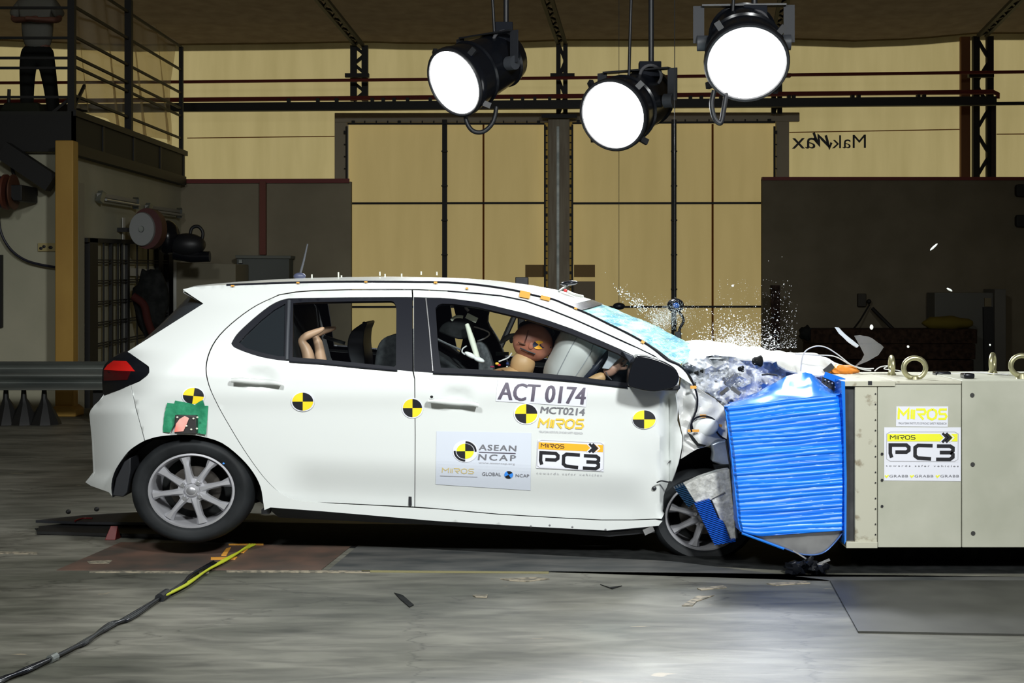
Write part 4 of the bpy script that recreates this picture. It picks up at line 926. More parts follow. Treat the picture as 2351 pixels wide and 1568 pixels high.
ty, rim = wheel(439, 1127, .045, 123*k0, 84*k0)
c = P(519, 1063, .04); MB().ell(c+Vector((-.012, -.004, -.002)), (.006, .003, .005), nu=8, nv=6).build('blue_paint_dot', M['blueink'], rim)
c = P(439, 1127, .045)
for o in (ty, rim):  # far side wheel, mirrored in depth
    for a in [o]+list(o.children):
        if a.name.startswith(('spoke', 'wheel_nut', 'blue', 'center', 'hub', 'brake')): continue
        q = a.copy(); q.data = a.data.copy(); C.objects.link(q); q.parent = car; q.location = -car.location
        q.data.transform(Matrix(((1,0,0,0),(0,-1,0,CW),(0,0,1,0),(0,0,0,1)))); q.data.flip_normals()
# front wheel, turned and pushed back, on the ground
n0 = len(C.objects)
ty2, rim2 = wheel(1618, 1186, .10, 108*k0, 77*k0, a0=.35)
# wheel-well liners
wl = MB(); c = P(434, 1118, .06)
N = 40; pts = [(math.cos(a)*178*k0, math.sin(a)*124*k0) for a in [PI*(-.06+1.12*i/N) for i in range(N+1)]]
wl.add([(c.x+x, y, c.z+z) for y in (.045, .42) for x, z in pts], [(i, i+1, N+2+i, N+1+i) for i in range(N)]); wl.add([(c.x+x, .42, c.z+z) for x, z in pts], [tuple(range(N+1))])
wl.build('wheel_well', M['black'], car, smooth=60)
wl = MB(); c = P(1612, 1150, .06)
wl.add([(c.x+x*.6, y, c.z+z) for y in (.09, .42) for x, z in pts], [(i, i+1, N+2+i, N+1+i) for i in range(N)]); wl.add([(c.x+x*.6, .42, c.z+z) for x, z in pts], [tuple(range(N+1))])
wl.build('wheel_well', M['black'], car, smooth=60)
pprism('mud_flap', [(258, 1138), (266, 1098), (285, 1060), (300, 1050), (300, 1080), (292, 1130), (283, 1141)], .06, .22, M['black'], car, bevel=.005)
# under body and cabin shell
pprism('underbody', [(290, 1010), (560, 1010), (640, 1150), (1500, 1180), (1530, 1212), (1400, 1225), (640, 1188), (560, 1120), (300, 1100)], .30, 1.30, M['black'], car)
pprism('floor_pan', [(600, 1120), (1500, 1165), (1500, 1195), (640, 1150)], .16, 1.46, M['interior'], car)
pprism('sill_rail', [(600, 1150), (700, 1168), (1100, 1200), (1400, 1222), (1512, 1212), (1512, 1222), (1400, 1232), (1100, 1212), (640, 1182)], .12, .20, M['black'], car)
for Y0_, Y1_ in ((.10, .14), (1.46, 1.50)):   # inner door skins below the window line
    pprism('inner_door_trim', [(500, 835), (660, 836), (950, 858), (1450, 894), (1530, 900), (1530, 1170), (700, 1140), (600, 1060), (520, 940)], Y0_+.02, Y1_, M['interior'], car, yt=.04)
def hl(u, v):
    p = roofpt(.10+u*.88, .04+v*.92); return p-Vector((0, 0, .035))
MB().grid(hl, 30, 14).build('headliner', M['interior'], car, smooth=60)
MB().grid(lambda u, v: rg(u, .05+.9*v)+Vector((.06, 0, -.02)), 6, 8).build('tailgate_trim', M['interior'], car, smooth=60)
pprism('boot_floor', [(300, 860), (600, 860), (600, 1000), (300, 1000)], .25, 1.4, M['interior'], car)
pprism('rear_seat', [(560, 720), (600, 700), (650, 704), (690, 860), (860, 880), (870, 960), (600, 980)], .20, 1.42, M['interior'], car, bevel=.03)
# front seats
def seat(Y0_, Y1_, near):
    t = pprism('seat_back', cr([(858, 860), (866, 800), (882, 776), (905, 770), (940, 772), (1060, 850), (1090, 900), (960, 910), (870, 900), (858, 860)], 3)[:-1], Y0_, Y1_, M['interior'] if not near else nz(mat('charcoal_seat', (.03, .03, .03), .9), (.018, .020, .022), (.032, .035, .037), 40), car, bevel=.04, yt=.3)
    pprism('seat_cushion', [(930, 900), (1160, 880), (1180, 940), (960, 960)], Y0_, Y1_, M['interior'], car, bevel=.04, yt=.3)
    return t
seat(.28, .72, True); seat(.92, 1.36, False)
pprism('seat_back_shell', cr([(1085, 790), (1103, 786), (1118, 800), (1130, 835), (1133, 870), (1100, 875), (1098, 830), (1085, 790)], 3)[:-1], .40, .62, M['seatgrey'], car, bevel=.02)
hr_ = MB().prism([(P(x, y, .35).x, P(x, y, .35).z) for x, y in cr([(1006, 762), (1013, 748), (1030, 737), (1050, 731), (1070, 733), (1082, 750), (1080, 772), (1060, 779), (1035, 774), (1006, 762)], 3)[:-1]], .35, .62).build('headrest', nz(mat('charcoal_headrest', (.02, .02, .02), .8), (.007, .008, .008), (.012, .013, .014), 40), car, bevel=.03)
pprism('far_seat_back', cr([(1040, 700), (1060, 688), (1110, 690), (1122, 705), (1118, 740), (1135, 770), (1150, 800), (1165, 870), (1050, 870), (1062, 780), (1050, 740), (1040, 700)], 3)[:-1], 1.15, 1.45, M['interior'], car, bevel=.03)
MB().tube([P(1072, 745, .30), P(1083, 780, .26), P(1092, 808, .22), P(1096, 824, .22)], [.012, .017, .015, .016], 8).build('belt_strap', M['cream'], car, smooth=60)
m = MB(); m.ell(P(1080, 816, .20), (.035, .02, .014), Euler((0, .5, 0))); m.ell(P(1100, 826, .20), (.03, .02, .014), Euler((0, .35, 0))); m.build('taped_sensor', M['white2'] if False else mat('white_tape', (.85, .86, .84), .6), car, smooth=60)
MB().bar(P(1071, 724, .34), P(1095, 736, .34), .025, .03).build('tape_clip', M['cream'], car)
MB().tube(cr([P(1036, 735, .34), P(1045, 728, .34), P(1056, 727, .34), P(1063, 728, .34)]), .009, 6).build('taped_wire', M['cream'], car)
MB().tube(cr([P(1088, 750, .5), P(1108, 756, .5), P(1122, 763, .5), P(1122, 770, .5), P(1110, 778, .5), P(1096, 783, .5)]), .0045, 6).build('loop_wire', M['wire'], car)
MB().tube(cr([P(1072, 794, .3), P(1063, 800, .3), P(1061, 808, .3), P(1068, 814, .3)]), .004, 6).build('loop_wire', M['wire'], car)
MB().tube(cr([P(1145, 830, .4), P(1158, 825, .4), P(1168, 820, .4), P(1175, 810, .4)]), .004, 6).build('loop_wire', M['wire'], car)
MB().tube([P(1068, 700, .5), P(1070, 708, .5), P(1076, 714, .5)], .008, 8).build('hanging_sensor', M['wire'], car)
m = MB(); m.tube([P(1148, 788, .9), P(1160, 778, .9), P(1172, 771, .9), P(1184, 766, .9)], [.006, .016, .014, .005], 8); m.ell(P(1174, 780, .9), (.012, .01, .02)); m.build('white_cable_bundle', mat('white_bundle', (.78, .80, .78), .6), car, smooth=60)
for x, y, w, h, mm_ in ((1141, 835, 8, 5, M['gold']), (1146, 838, 7, 4, M['red']), (1130, 842, 9, 3, mat('magenta_plug', (.30, .03, .08), .5)), (1145, 852, 13, 2.5, M['red']), (1170, 856, 12, 2.5, M['red']), (1165, 835, 6, 6, mat('dark_blue_plug', (.01, .03, .12), .5)), (1130, 852, 4, 3, M['cream']), (1164, 842, 4, 3, M['cream'])):
    MB().ell(P(x, y, .2), (w*k0*.6, .012, h*k0*.7), nu=10, nv=6).build('cable_plug', mm_, car, smooth=60)
MB().bar(P(1138, 812, 1.0), P(1168, 812, 1.0), .02).build('far_sill_strip', mat('pale_green_strip', (.25, .32, .30), .5), car)
MB().tube([P(998, 776, .10), P(1030, 791, .10), P(1058, 803, .10)], .006, 6).build('belt_edge', mat('dark_grey_edge', (.06, .065, .07), .5), car)
# airbag
def abag(Yc):
    c = P(1316, 812, Yc); R = Matrix.Rotation(.50, 3, 'Y')
    o = MB().ell(c, (.165, .26, .235), R, 40, 26, fn=lambda q: 1-.30*max(0, -q.x)**2+.03*math.sin(q.z*6)).build('airbag', M['airbag'], car, smooth=80)
    for off, nm in ((-.25, 'a'), (.45, 'b')):
        pts = []
        for i in range(24):
            th = PI*(.08+.84*i/23); ph = -PI/2+off*.9
            q = Vector((math.sin(th)*math.cos(ph), math.sin(th)*math.sin(ph), math.cos(th))); k = (1-.30*max(0, -q.x)**2+.03*math.sin(q.z*6))*1.004
            pts.append(c+R@Vector((q.x*.165*k, q.y*.26*k, q.z*.235*k)))
        MB().tube(pts, .0022, 6).build('seam', mat('airbag_seam', (.30, .31, .33), .8), o)
    return o
abag(.42)
# dash, steering wheel, far pillar, windscreen light panel
pprism('dashboard', cr([(1330, 880), (1350, 842), (1385, 806), (1420, 800), (1500, 830), (1530, 870), (1530, 960), (1340, 960)], 2), .38, 1.45, mat('dash_plastic', (.018, .022, .032), .5), car, bevel=.02, yt=.4)
sw = MB(); c = P(1366, 838, .42); R = Matrix.Rotation(.72, 3, 'Y')
sw.tube([c+R@Vector((0, math.cos(a)*.19, math.sin(a)*.20)) for a in [2*PI*i/40 for i in range(40)]], .016, 10, closed=True); sw.bar(c+R@Vector((0, -.19, 0)), c+R@Vector((0, .19, 0)), .04, .02); sw.build('steering_wheel', mat('navy_black_rim', (.012, .016, .03), .4), car, smooth=60)
pprism('windscreen_light_panel', [(1398, 797), (1432, 812), (1419, 826), (1398, 848), (1382, 846), (1396, 822)], .14, .17, mat('pale_windscreen_light', (.42, .44, .48), .35), car, bevel=.004)  # pale panel added to paint in outside light seen through the windscreen
pprism('mirror_gusset', [(1428, 806), (1462, 820), (1462, 888), (1446, 884), (1448, 836)], .015, .06, mat('navy_gusset', (.03, .036, .05), .35), car, bevel=.004)
pprism('far_pillar_trim', [(1232, 745), (1275, 742), (1340, 770), (1400, 806), (1395, 830), (1270, 820)], 1.05, 1.2, M['interior'], car, yt=.9)
# door mirror
mr = MB(); mo = cr([(1456, 822), (1462, 815), (1490, 818), (1520, 828), (1545, 842), (1556, 860), (1554, 876), (1545, 886), (1525, 893), (1500, 897), (1470, 893), (1445, 886), (1440, 876), (1444, 850), (1456, 822)], 3)[:-1]
pm = pprism('mirror_housing', mo, -.175, -.02, M['gloss'], df, bevel=.035, yt=-.11)
pprism('mirror_foot', [(1505, 884), (1560, 882), (1563, 892), (1556, 897), (1512, 897)], -.09, .03, M['black'], df, bevel=.008)
# crash marks on the front door
MB().tube(cr([P(1508, 1108, -.0), P(1518, 1104, -.01), P(1530, 1106, -.005), P(1541, 1108, 0)]), .004, 6).build('torn_trim', M['black'], df)
MB().ell(P(1502, 1121, -.004+bY(1502, 1121)), (.012, .006, .011), nu=12, nv=8).build('plug', M['black'], df)
pprism('gap_marker', [(938, 1140), (945, 1140), (945, 1161), (938, 1161)], bY(941, 1150)-.006, bY(941, 1150)+.004, M['blackink'], dr)
# antenna, roof sensors
an = MB(); an.tube([P(688, 632, .75), P(697, 600, .75), P(706, 560, .75)], [.007, .006, .004], 8); an.build('antenna_mast', mat('antenna_grey', (.07, .075, .085), .4), car, smooth=60)
MB().ell(P(688, 634, .75), (.035, .02, .02), nu=16, nv=8).build('antenna_base', mat('antenna_base', (.07, .08, .14), .4), car, smooth=60)
for x, y, h in ((716, 640, 10), (777, 636, 11), (784, 640, 8), (872, 633, 9), (884, 638, 9), (922, 636, 8), (967, 631, 8), (1003, 632, 8)):
    MB().cyl(P(x, y, .7), P(x, y-h, .7), .0042, n=8).build('roof_peg', M['cream'], car, smooth=60)
m = MB(); m.ell(P(1307, 650, .62), (.05, .03, .014), Euler((0, -.1, 0))); m.build('roof_sensor', M['gloss'], car, smooth=60)
MB().tube([P(1283, 669, .5), P(1292, 662, .55), P(1302, 656, .6)], .006, 8).build('sensor_arm', M['galv'], car)
MB().ell(P(1298, 667, .5), (.010, .01, .009)).build('red_sensor_tip', M['red'], car, smooth=60)
MB().tube([P(1302, 669, .5), P(1318, 676, .5), P(1338, 681, .55)], .008, 8).build('sensor_lead', M['white2'], car)
# bonnet, fender, engine bay
def bon(u, v):
    a = cr([(1560, 790), (1600, 789), (1650, 793), (1730, 805), (1800, 811), (1880, 818), (1905, 828), (1922, 838)], 4)
    b = cr([(1562, 850), (1592, 826), (1640, 817), (1700, 824), (1760, 829), (1808, 850), (1856, 862), (1890, 868)], 4)
    i = u*(len(a)-1); k = min(int(i), len(a)-2); t = i-k
    ca = P(a[k][0]*(1-t)+a[k+1][0]*t, a[k][1]*(1-t)+a[k+1][1]*t, .80); nb = P(b[k][0]*(1-t)+b[k+1][0]*t, b[k][1]*(1-t)+b[k+1][1]*t, .16)
    s = 2*v-1; w = abs(s)**3
    p = Vector((ca.x+(nb.x-ca.x)*w, .16+(CW-.32)*v, ca.z+(nb.z-ca.z)*w))
    nn = noise.noise(p*6)*.030+noise.noise(p*17)*.012
    return p+Vector((0, 0, nn*(1-.3*w)))
MB().grid(bon, 60, 50).build('bonnet', nz(mat('crumpled_white_paint', (.8, .8, .78), .35), (.48, .48, .45), (.66, .68, .68), 5, 5), car, smooth=50, solid=.008)
eb = [(1566, 838), (1598, 822), (1640, 815), (1700, 822), (1762, 828), (1806, 846), (1840, 862), (1800, 875), (1745, 898), (1700, 918), (1664, 934), (1640, 912), (1604, 892), (1580, 862)]
def eY(px, py):
    v = Vector((px*.02, py*.02, 3)); return .14+.10*noise.noise(v)+.06*noise.noise(v*2.7)+.03*noise.noise(v*7)+.16*sstep(1690, 1780, px)
panel('crushed_engine_bay', eb, [], eY, M['crumple'], car, 5, thick=0, smooth=30)
for x, y, r in ((1742, 829, .030), (1703, 847, .018), (1600, 856, .012), (1612, 852, .010), (1762, 892, .010)):
    MB().ell(P(x, y, .06), (r, r, r*.9), nu=10, nv=8, fn=lambda q: 1+.2*math.sin(q.x*5)).build('engine_fragment', M['interior'], car, smooth=60)
MB().tube([P(1777, 832, .02), P(1782, 843, .02), P(1786, 848, .02)], [.014, .01, .016], 8).build('blue_black_clip', mat('clip_navy', (.01, .03, .10), .4), car)
MB().tube([P(1749, 861, .02), P(1765, 859, .02), P(1785, 862, .02)], .005, 6).build('thin_wire', M['black'], car)
for (a, b, c_, d) in ((1665, 882, 1690, 860), (1672, 892, 1655, 905), (1660, 870, 1685, 880), (1700, 905, 1680, 890)):
    MB().bar(P(a, b, .03), P(c_, d, .05), .018).build('bent_bracket', M['alu'], car)
fend = [(1553, 904), (1562, 890), (1563, 870), (1576, 862), (1592, 885), (1622, 905), (1640, 914), (1662, 934), (1666, 960), (1670, 990), (1668, 1008), (1648, 1008), (1640, 1012), (1628, 1024), (1600, 1031), (1583, 1041), (1563, 1054), (1567, 1028), (1568, 1002), (1560, 966), (1556, 930)]
def feY(px, py):
    v = Vector((px*.015, py*.015, 8)); return .03+.05*noise.noise(v)+.03*noise.noise(v*3)+.08*sstep(1590, 1665, px)
panel('crumpled_fender', fend, [], feY, nz(mat('crumpled_fender_paint', (.8, .8, .8), .35), (.54, .54, .52), (.66, .68, .68), 9), car, 6, smooth=25)
MB().ell(P(1616, 978, .06), (.078, .03, .055), nu=28, nv=16).build('side_blister', M['white'], car, smooth=60)
panel('torn_fender_edge', [(1578, 992), (1590, 1000), (1604, 1018), (1622, 1022), (1616, 1026), (1600, 1024), (1588, 1010)], [], lambda x, y: .0, M['interior'], car, 6)
pprism('bent_strut', [(1632, 1020), (1650, 1012), (1668, 1010), (1676, 1050), (1678, 1078), (1650, 1066), (1634, 1060), (1637, 1040)], .02, .10, nz(mat('blue_grey_strut', (.3, .34, .4), .35, .6), (.16, .20, .26), (.50, .55, .62), 7), car, bevel=.01)
# small objects stuck to the body side
target(695, 922, 24, 20.5, bY, .006, dr); target(947, 937, 22, 21, bY, .004, dr); target(1208, 950, 25.5, 22, bY, .004, df); target(1479, 963, 26, 21, fY, .006, df, ring=1.05)
target(444, 909, 24, 18.5, bY, .004, car, rot=-.12)
# green taped sensor above the rear wheel
gs = [(384, 925), (400, 927), (402, 920), (432, 925), (440, 927), (447, 930), (452, 926), (460, 921), (466, 919), (470, 932), (478, 932), (476, 955), (473, 998), (450, 994), (448, 955), (402, 953), (400, 975), (390, 993), (374, 992), (376, 960)]
panel('green_tape_patch', gs, [], lambda x, y: bY(x, y)-.012-.006*math.sin(x*.09+y*.06), M['greentape'], car, 6, thick=.003, smooth=30)
pprism('sensor_box', [(402, 953), (450, 954), (450, 996), (400, 996)], -.045, 0, mat('black_sensor_box', (.03, .028, .028), .45), car, bevel=.004)
panel('red_tape', [(424, 955), (434, 960), (428, 975), (421, 990), (400, 992), (404, 973), (412, 962)], [], lambda x, y: -.052, nz(mat('red_tape', (.7, .2, .15), .5), (.85, .08, .04), (.80, .48, .42), 4, ramp=(.4, .6)), car, 6, thick=.002)
m = MB()
for x, y in ((407, 958), (444, 961), (439, 986), (453, 958), (428, 978), (452, 984)): MB().ell(P(x, y, -.05), (.006, .004, .005), nu=8, nv=6).build('box_screw', M['cream'], car)
# lettering
letters('ACT 0174', ((1147, 877), (1345, 890), (1340, 929), (1142, 917)), bY, .0065, M['violet'], df, bold=1.5)
decal(((1143, 872), (1350, 886), (1345, 934), (1138, 921)), bY, .0035, M['sticker'], df)
letters('MCT0214', ((1243, 933), (1343, 938), (1341, 954), (1240, 948)), bY, .005, M['grayink'], df, .95, bold=.5)
def miros(q, mt, w, par, yf=bY, off=.005):
    P_ = [[(.0, .98), (.0, .05), (.10, .55), (.20, .05), (.20, .98)], [(.27, .08), (.27, .95)], [(.32, .10), (.32, .98)], [(.36, .08), (.53, .08), (.56, .3), (.53, .52), (.42, .52), (.52, 1.0)],
          [(.70, .05), (.62, .2), (.60, .5), (.62, .85), (.70, 1.0), (.77, .85), (.79, .5), (.77, .2), (.70, .05)], [(1.0, .08), (.86, .08), (.84, .28), (.86, .5), (.97, .5), (1.0, .72), (.97, .94), (.83, .94)]]
    ribbon(P_, w, q, yf, off, mt, par)
miros(((1240, 961), (1341, 962), (1338, 984), (1236, 982)), M['gold'], .20, df)
letters('MALAYSIAN INSTITUTE OF ROAD SAFETY RESEARCH', ((1238, 988), (1338, 992), (1338, 997), (1238, 993)), bY, .005, M['lightink'], df)
decal(((1002, 990), (1220, 994), (1218, 1126), (1000, 1112)), bY, .003, M['stickergrey'], df)
target(1068, 1036, 20, 17.5, bY, .006, df, name='logo', cols=[M['acid'], M['blackink'], M['sticker']], ring=1.45)
def arc(cx, cy, rx, ry, a0, a1, w, mt, par):
    ribbon([[((cx+rx*math.cos(math.radians(a))-1000)/100, (cy-ry*math.sin(math.radians(a))-1000)/100) for a in [a0+(a1-a0)*i/12 for i in range(13)]]], w, ((1000, 1000), (1100, 1000), (1100, 1100), (1000, 1100)), bY, .0085, mt, par)
arc(1068, 1036, 24, 21, -2, 88, .045, M['blackink'], df); arc(1068, 1036, 24, 21, 178, 270, .045, M['blackink'], df)
letters('ASEAN', ((1100, 1020), (1185, 1023), (1184, 1036), (1099, 1033)), bY, .006, M['grayink'], df, 1.15, bold=.5)
letters('NCAP', ((1099, 1042), (1184, 1045), (1183, 1058), (1097, 1056)), bY, .006, M['grayink'], df, 1.3, bold=.5)
ribbon([[(0, .5), (1, .5)]], 1.0, ((1100, 1037), (1184, 1040), (1184, 1042), (1100, 1039)), bY, .006, M['violet'], df, 'rule')
letters('www.aseancap.org', ((1099, 1061), (1182, 1064), (1182, 1068), (1099, 1065)), bY, .006, M['lightink'], df)
miros(((1016, 1074), (1088, 1076), (1087, 1088), (1015, 1085)), M['palegold'], .16, df)
ribbon([[(0, .5), (1, .5)]], .6, ((1010, 1091), (1096, 1094), (1096, 1096), (1010, 1093)), bY, .006, M['lightink'], df, 'rule')
letters('GLOBAL', ((1107, 1084), (1150, 1085), (1150, 1093), (1107, 1092)), bY, .006, M['grayink'], df)
letters('NCAP', ((1184, 1088), (1215, 1089), (1215, 1096), (1184, 1095)), bY, .006, M['grayink'], df)
target(1168, 1090, 10, 8.5, bY, .006, df, rot=.5, name='logo', cols=[M['blueink'], M['blackink'], M['stickergrey']], ring=1.02)
def pc3(q, bandmat, par, yf, off, frame=True):
    g = quadmap(q)
    sub = lambda a, b, c, d: (g(a, b), g(c, b), g(c, d), g(a, d))
    decal(q, yf, off, M['sticker'], par)
    r = .06
    ribbon([[(r, .02), (1-r, .02), (.99, .09), (.99, .91), (1-r, .98), (r, .98), (.01, .91), (.01, .09), (r, .02)]], .022, q, yf, off+.001, M['lightink'], par, 'border')
    decal(sub(.02, .09, .98, .33), yf, off+.0015, bandmat, par, 'band')
    miros(sub(.06, .13, .40, .27), M['blackink'], .18, par, yf, off+.002)
    ribbon([[(.77, .07), (.83, .21), (.77, .35)], [(.82, .07), (.88, .21), (.82, .35)]], .10, q, yf, off+.0025, M['blackink'], par)
    ribbon([[(.74, .07), (.80, .21), (.74, .35)], [(.87, .07), (.93, .21), (.87, .35)]], .035, q, yf, off+.0028, M['sticker'], par)
    ribbon([[(.08, .86), (.06, .72), (.06, .45), (.28, .45), (.315, .52), (.315, .62), (.28, .68), (.13, .68)],
            [(.64, .47), (.44, .46), (.40, .53), (.40, .80), (.44, .87), (.62, .90)],
            [(.70, .48), (.88, .48), (.92, .54), (.92, .63), (.89, .69), (.74, .69)], [(.89, .69), (.92, .75), (.92, .84), (.88, .91), (.69, .91)]], .115, q, yf, off+.002, M['blackink'], par)
q1 = ((1234, 1009), (1388, 1016), (1386, 1083), (1231, 1075)); pc3(q1, M['orangeink'], df, bY, .0045)
letters('towards safer vehicles', ((1232, 1083), (1382, 1088), (1382, 1093), (1232, 1088)), bY, .005, M['lightink'], df, 1.5)
# sill bolts, underside bits
for x, y in ((1219, 1208), (1262, 1206), (1314, 1210), (1390, 1216)): MB().ell(P(x, y, .02), (.006, .006, .006), nu=8, nv=6).build('sill_bolt', M['chrome'], car)
m = MB(); m.bar(P(1478, 1222, .08), P(1500, 1212, .08), .03); m.build('torn_bracket', M['alu'], car)
pprism('jacking_flange', [(607, 1164), (621, 1166), (618, 1180), (600, 1180), (600, 1170)], .10, .16, M['black'], car)
# ================================================================== DEFORMABLE BARRIER
YB = -.34
xcore = P(1936, 0, -.35).x
barr = thing('deformable_barrier', 'crushed bright blue deformable barrier face between the car nose and the beige block', 'barrier', P(1800, 1300, -.1))
def bx(u, v):
    xl = interp([(0, 1663), (.33, 1677), (.62, 1686), (.9, 1694), (1, 1700)], v); xr_ = interp([(0, 1928), (.12, 1934), (.4, 1941), (.7, 1943), (1, 1940)], v)
    x = xl+(xr_-xl)*u; yt = 934-29*u; yb = 1234-17*u-14*max(0, 1-u/.2)**1.5*v**10; return x, yt+(yb-yt)*v
def ridge(v, u):
    n = noise.noise(Vector((v*9, u*.8, 1)))*.5+noise.noise(Vector((v*26, u*.9, 5)))
    s = math.sin(v*2*PI*15+1.4*noise.noise(Vector((u*1.5, v*6, 2))))
    return -.006*abs(s)**.5-.007*n
def bf(u, v):
    x, y = bx(u, v); e = .03*(max(0, abs(u-.5)*2-.93)/.07)**2
    jag = 2*noise.noise(Vector((v*30, u*.5, 9)))*(abs(u-.5)*2)**6
    return P(x+jag, y, YB+ridge(v, u)+e)
m = MB().grid(bf, 30, 260)
nn = len(m.v)
m.build('blue_crushed_core', M['blue'], barr, smooth=50)
co = [P(*bx(u, v), YB+.03) for u, v in [(i/10, 0) for i in range(11)]+[(1, i/10) for i in range(1, 11)]+[(i/10, 1) for i in range(9, -1, -1)]+[(0, i/10) for i in range(9, 0, -1)]]
_n = len(co); _sx = lambda x, x0=P(1700, 0, YB).x, x1=P(1663, 0, YB).x: x+max(0, min(1, (x0-x)/(x0-x1)))*.12
MB().add([(min(p.x, xcore), YB+.015, p.z) for p in co]+[(min(_sx(p.x), xcore), .36, p.z-.03) for p in co], [tuple(range(_n)), tuple(range(_n, 2*_n))[::-1]]+[(i, i+_n, (i+1) % _n+_n, (i+1) % _n) for i in range(_n)]).build('blue_core_block', M['blue'], barr)
def top(u, v):
    a = bx(u, 0); b = [(1663, 932), (1700, 915), (1740, 900), (1775, 880), (1806, 862), (1849, 855), (1863, 859), (1888, 880), (1929, 903)]
    i = u*8; k = min(int(i), 7); t = i-k; bb = (b[k][0]*(1-t)+b[k+1][0]*t, b[k][1]*(1-t)+b[k+1][1]*t)
    A = P(a[0], a[1], YB-.004); B = P(bb[0], bb[1], -.06); p = A.lerp(B, v)
    return p+Vector((0, 0, .012*math.sin(PI*v)*math.sin(u*9)+.010*noise.noise(p*9)))
MB().grid(top, 32, 14).build('blue_cover_sheet', M['bluesheet'], barr, smooth=60, solid=.004)
pprism('edge_plate', [(1931, 874), (1940, 876), (1941, 960), (1944, 1100), (1943, 1240), (1939, 1250), (1939, 1100), (1936, 960)], YB-.03, .36, M['bluesheet'], barr)
panel('perforated_flange', [(1888, 864), (1932, 886), (1930, 903), (1905, 893), (1886, 878)], [], lambda x, y: -.20, M['black'], barr, 8)
m = MB()
for x, y in ((1895, 872), (1903, 876), (1911, 880), (1918, 889), (1926, 892)): MB().ell(P(x, y, -.215), (.005, .004, .004), nu=8, nv=6).build('rivet', M['chrome'], barr)
MB().bar(P(1893, 860, -.2), P(1939, 876, -.25), .006, .03).build('blue_top_strip', M['bluesheet'], barr)
bag = cr([(1703, 1224), (1741, 1236), (1790, 1254), (1833, 1271), (1870, 1274), (1895, 1266), (1918, 1244), (1938, 1218)], 3)
m = MB(); q = [P(x, y, YB+.01) for x, y in bag]; m.prism([(p.x, p.z) for p in q]+[(q[-1].x, q[-1].z+.01), (q[0].x, q[0].z+.01)], YB+.03, .34)
m.build('bent_under_plate', M['alu'], barr, smooth=50)
MB().tube([P(x, y, YB+.02) for x, y in bag], .0045, 6).build('under_plate_edge', mat('steel_blue_edge', (.10, .2, .5), .3, .5), barr, smooth=60)
MB().tube([P(1703, 1224, YB), P(1741, 1238, YB), P(1800, 1260, YB)], .006, 6).build('blue_lower_edge', M['bluesheet'], barr)
# torn honeycomb fragment hanging in front of the front wheel
hf = thing('honeycomb_fragment', 'torn grey and blue honeycomb fragment leaning over the front wheel', 'debris', P(1660, 1250, -.1))
pprism('grey_core', [(1571, 1113), (1610, 1095), (1650, 1082), (1676, 1078), (1684, 1140), (1690, 1240), (1676, 1243), (1655, 1196), (1634, 1148), (1597, 1155)], -.115, -.03, M['foil'], hf, bevel=.004)
bl2 = mat('ribbed_blue', (.01, .12, .7), .35, .3); nt = bl2.node_tree
wv = nt.nodes.new('ShaderNodeTexWave'); wv.bands_direction = 'Z'; wv.inputs['Scale'].default_value = 32; wv.inputs['Distortion'].default_value = 1.0
tcn = nt.nodes.new('ShaderNodeTexCoord'); mpn = nt.nodes.new('ShaderNodeMapping'); mpn.inputs['Rotation'].default_value = (0, -.35, 0); nt.links.new(tcn.outputs['Object'], mpn.inputs[0]); nt.links.new(mpn.outputs[0], wv.inputs[0])
bpn = nt.nodes.new('ShaderNodeBump'); bpn.inputs['Distance'].default_value = .02; nt.links.new(wv.outputs[1], bpn.inputs['Height']); nt.links.new(bpn.outputs[0], nt.nodes['Principled BSDF'].inputs['Normal'])
pprism('blue_core', [(1594, 1156), (1630, 1146), (1650, 1193), (1661, 1197), (1677, 1241), (1689, 1237), (1690, 1244), (1641, 1252)], -.15, -.05, bl2, hf, bevel=.003)
nv = bl2.copy(); nv.name = 'ribbed_navy'; nv.node_tree.nodes['Principled BSDF'].inputs['Base Color'].default_value = (.01, .05, .12, 1)
pprism('navy_core', [(1549, 1123), (1571, 1113), (1596, 1154), (1581, 1166)], -.12, -.03, nv, hf, bevel=.003)
MB().tube([P(1634, 1146, -.122), P(1655, 1135, -.122), P(1665, 1130, -.122)], .002, 6).build('core_tear', M['black'], hf)
MB().tube([P(1667, 1012, -.10), P(1675, 1060, -.12), P(1684, 1150, -.12), P(1692, 1235, -.12)], .006, 6).build('dark_backing_edge', M['black'], hf)
pprism('dark_backing', [(1640, 1070), (1678, 1068), (1690, 1130), (1697, 1238), (1689, 1238)], -.028, .05, M['interior'], hf)
# block
blk = thing('barrier_block', 'large beige steel barrier block with eye bolts on top at the right edge', 'barrier', P(2150, 1260, .0))
zb_ = P(0, 1257, -.35).z; zt_ = P(0, 873, -.35).z
xa, xb = P(1963, 0, -.35).x, P(2600, 0, -.35).x; xs, xm, xe = P(1942, 0, -.35).x, P(2014, 0, -.35).x, P(2207, 0, -.35).x
MB().box((xa, -.35, zb_), (xm, .38, zt_-.02)).build('front_panel', M['barrierlip'], blk, bevel=.003)
MB().box((xm+.003, -.35, zb_), (xe, .38, zt_-.02)).build('middle_panel', M['barrier'], blk, bevel=.003)
MB().box((xe+.003, -.352, zb_), (xb, .38, zt_)).build('rear_panel', M['barrier'], blk, bevel=.004)
MB().box((xs, -.33, zb_+.03), (xa, .38, zt_-.03)).build('rubber_facing', M['rubberstrip'], blk, bevel=.002)
MB().box((P(1930, 0, -.35).x, -.36, P(0, 887, -.36).z), (P(2056, 0, -.36).x, .38, P(0, 875, -.36).z)).build('top_lip', M['barrierlip'], blk, bevel=.003)
MB().box((P(2056, 0, -.36).x, -.355, P(0, 882, -.36).z), (xe, .38, P(0, 875, -.36).z)).build('top_lip', M['barrierlip'], blk, bevel=.003)
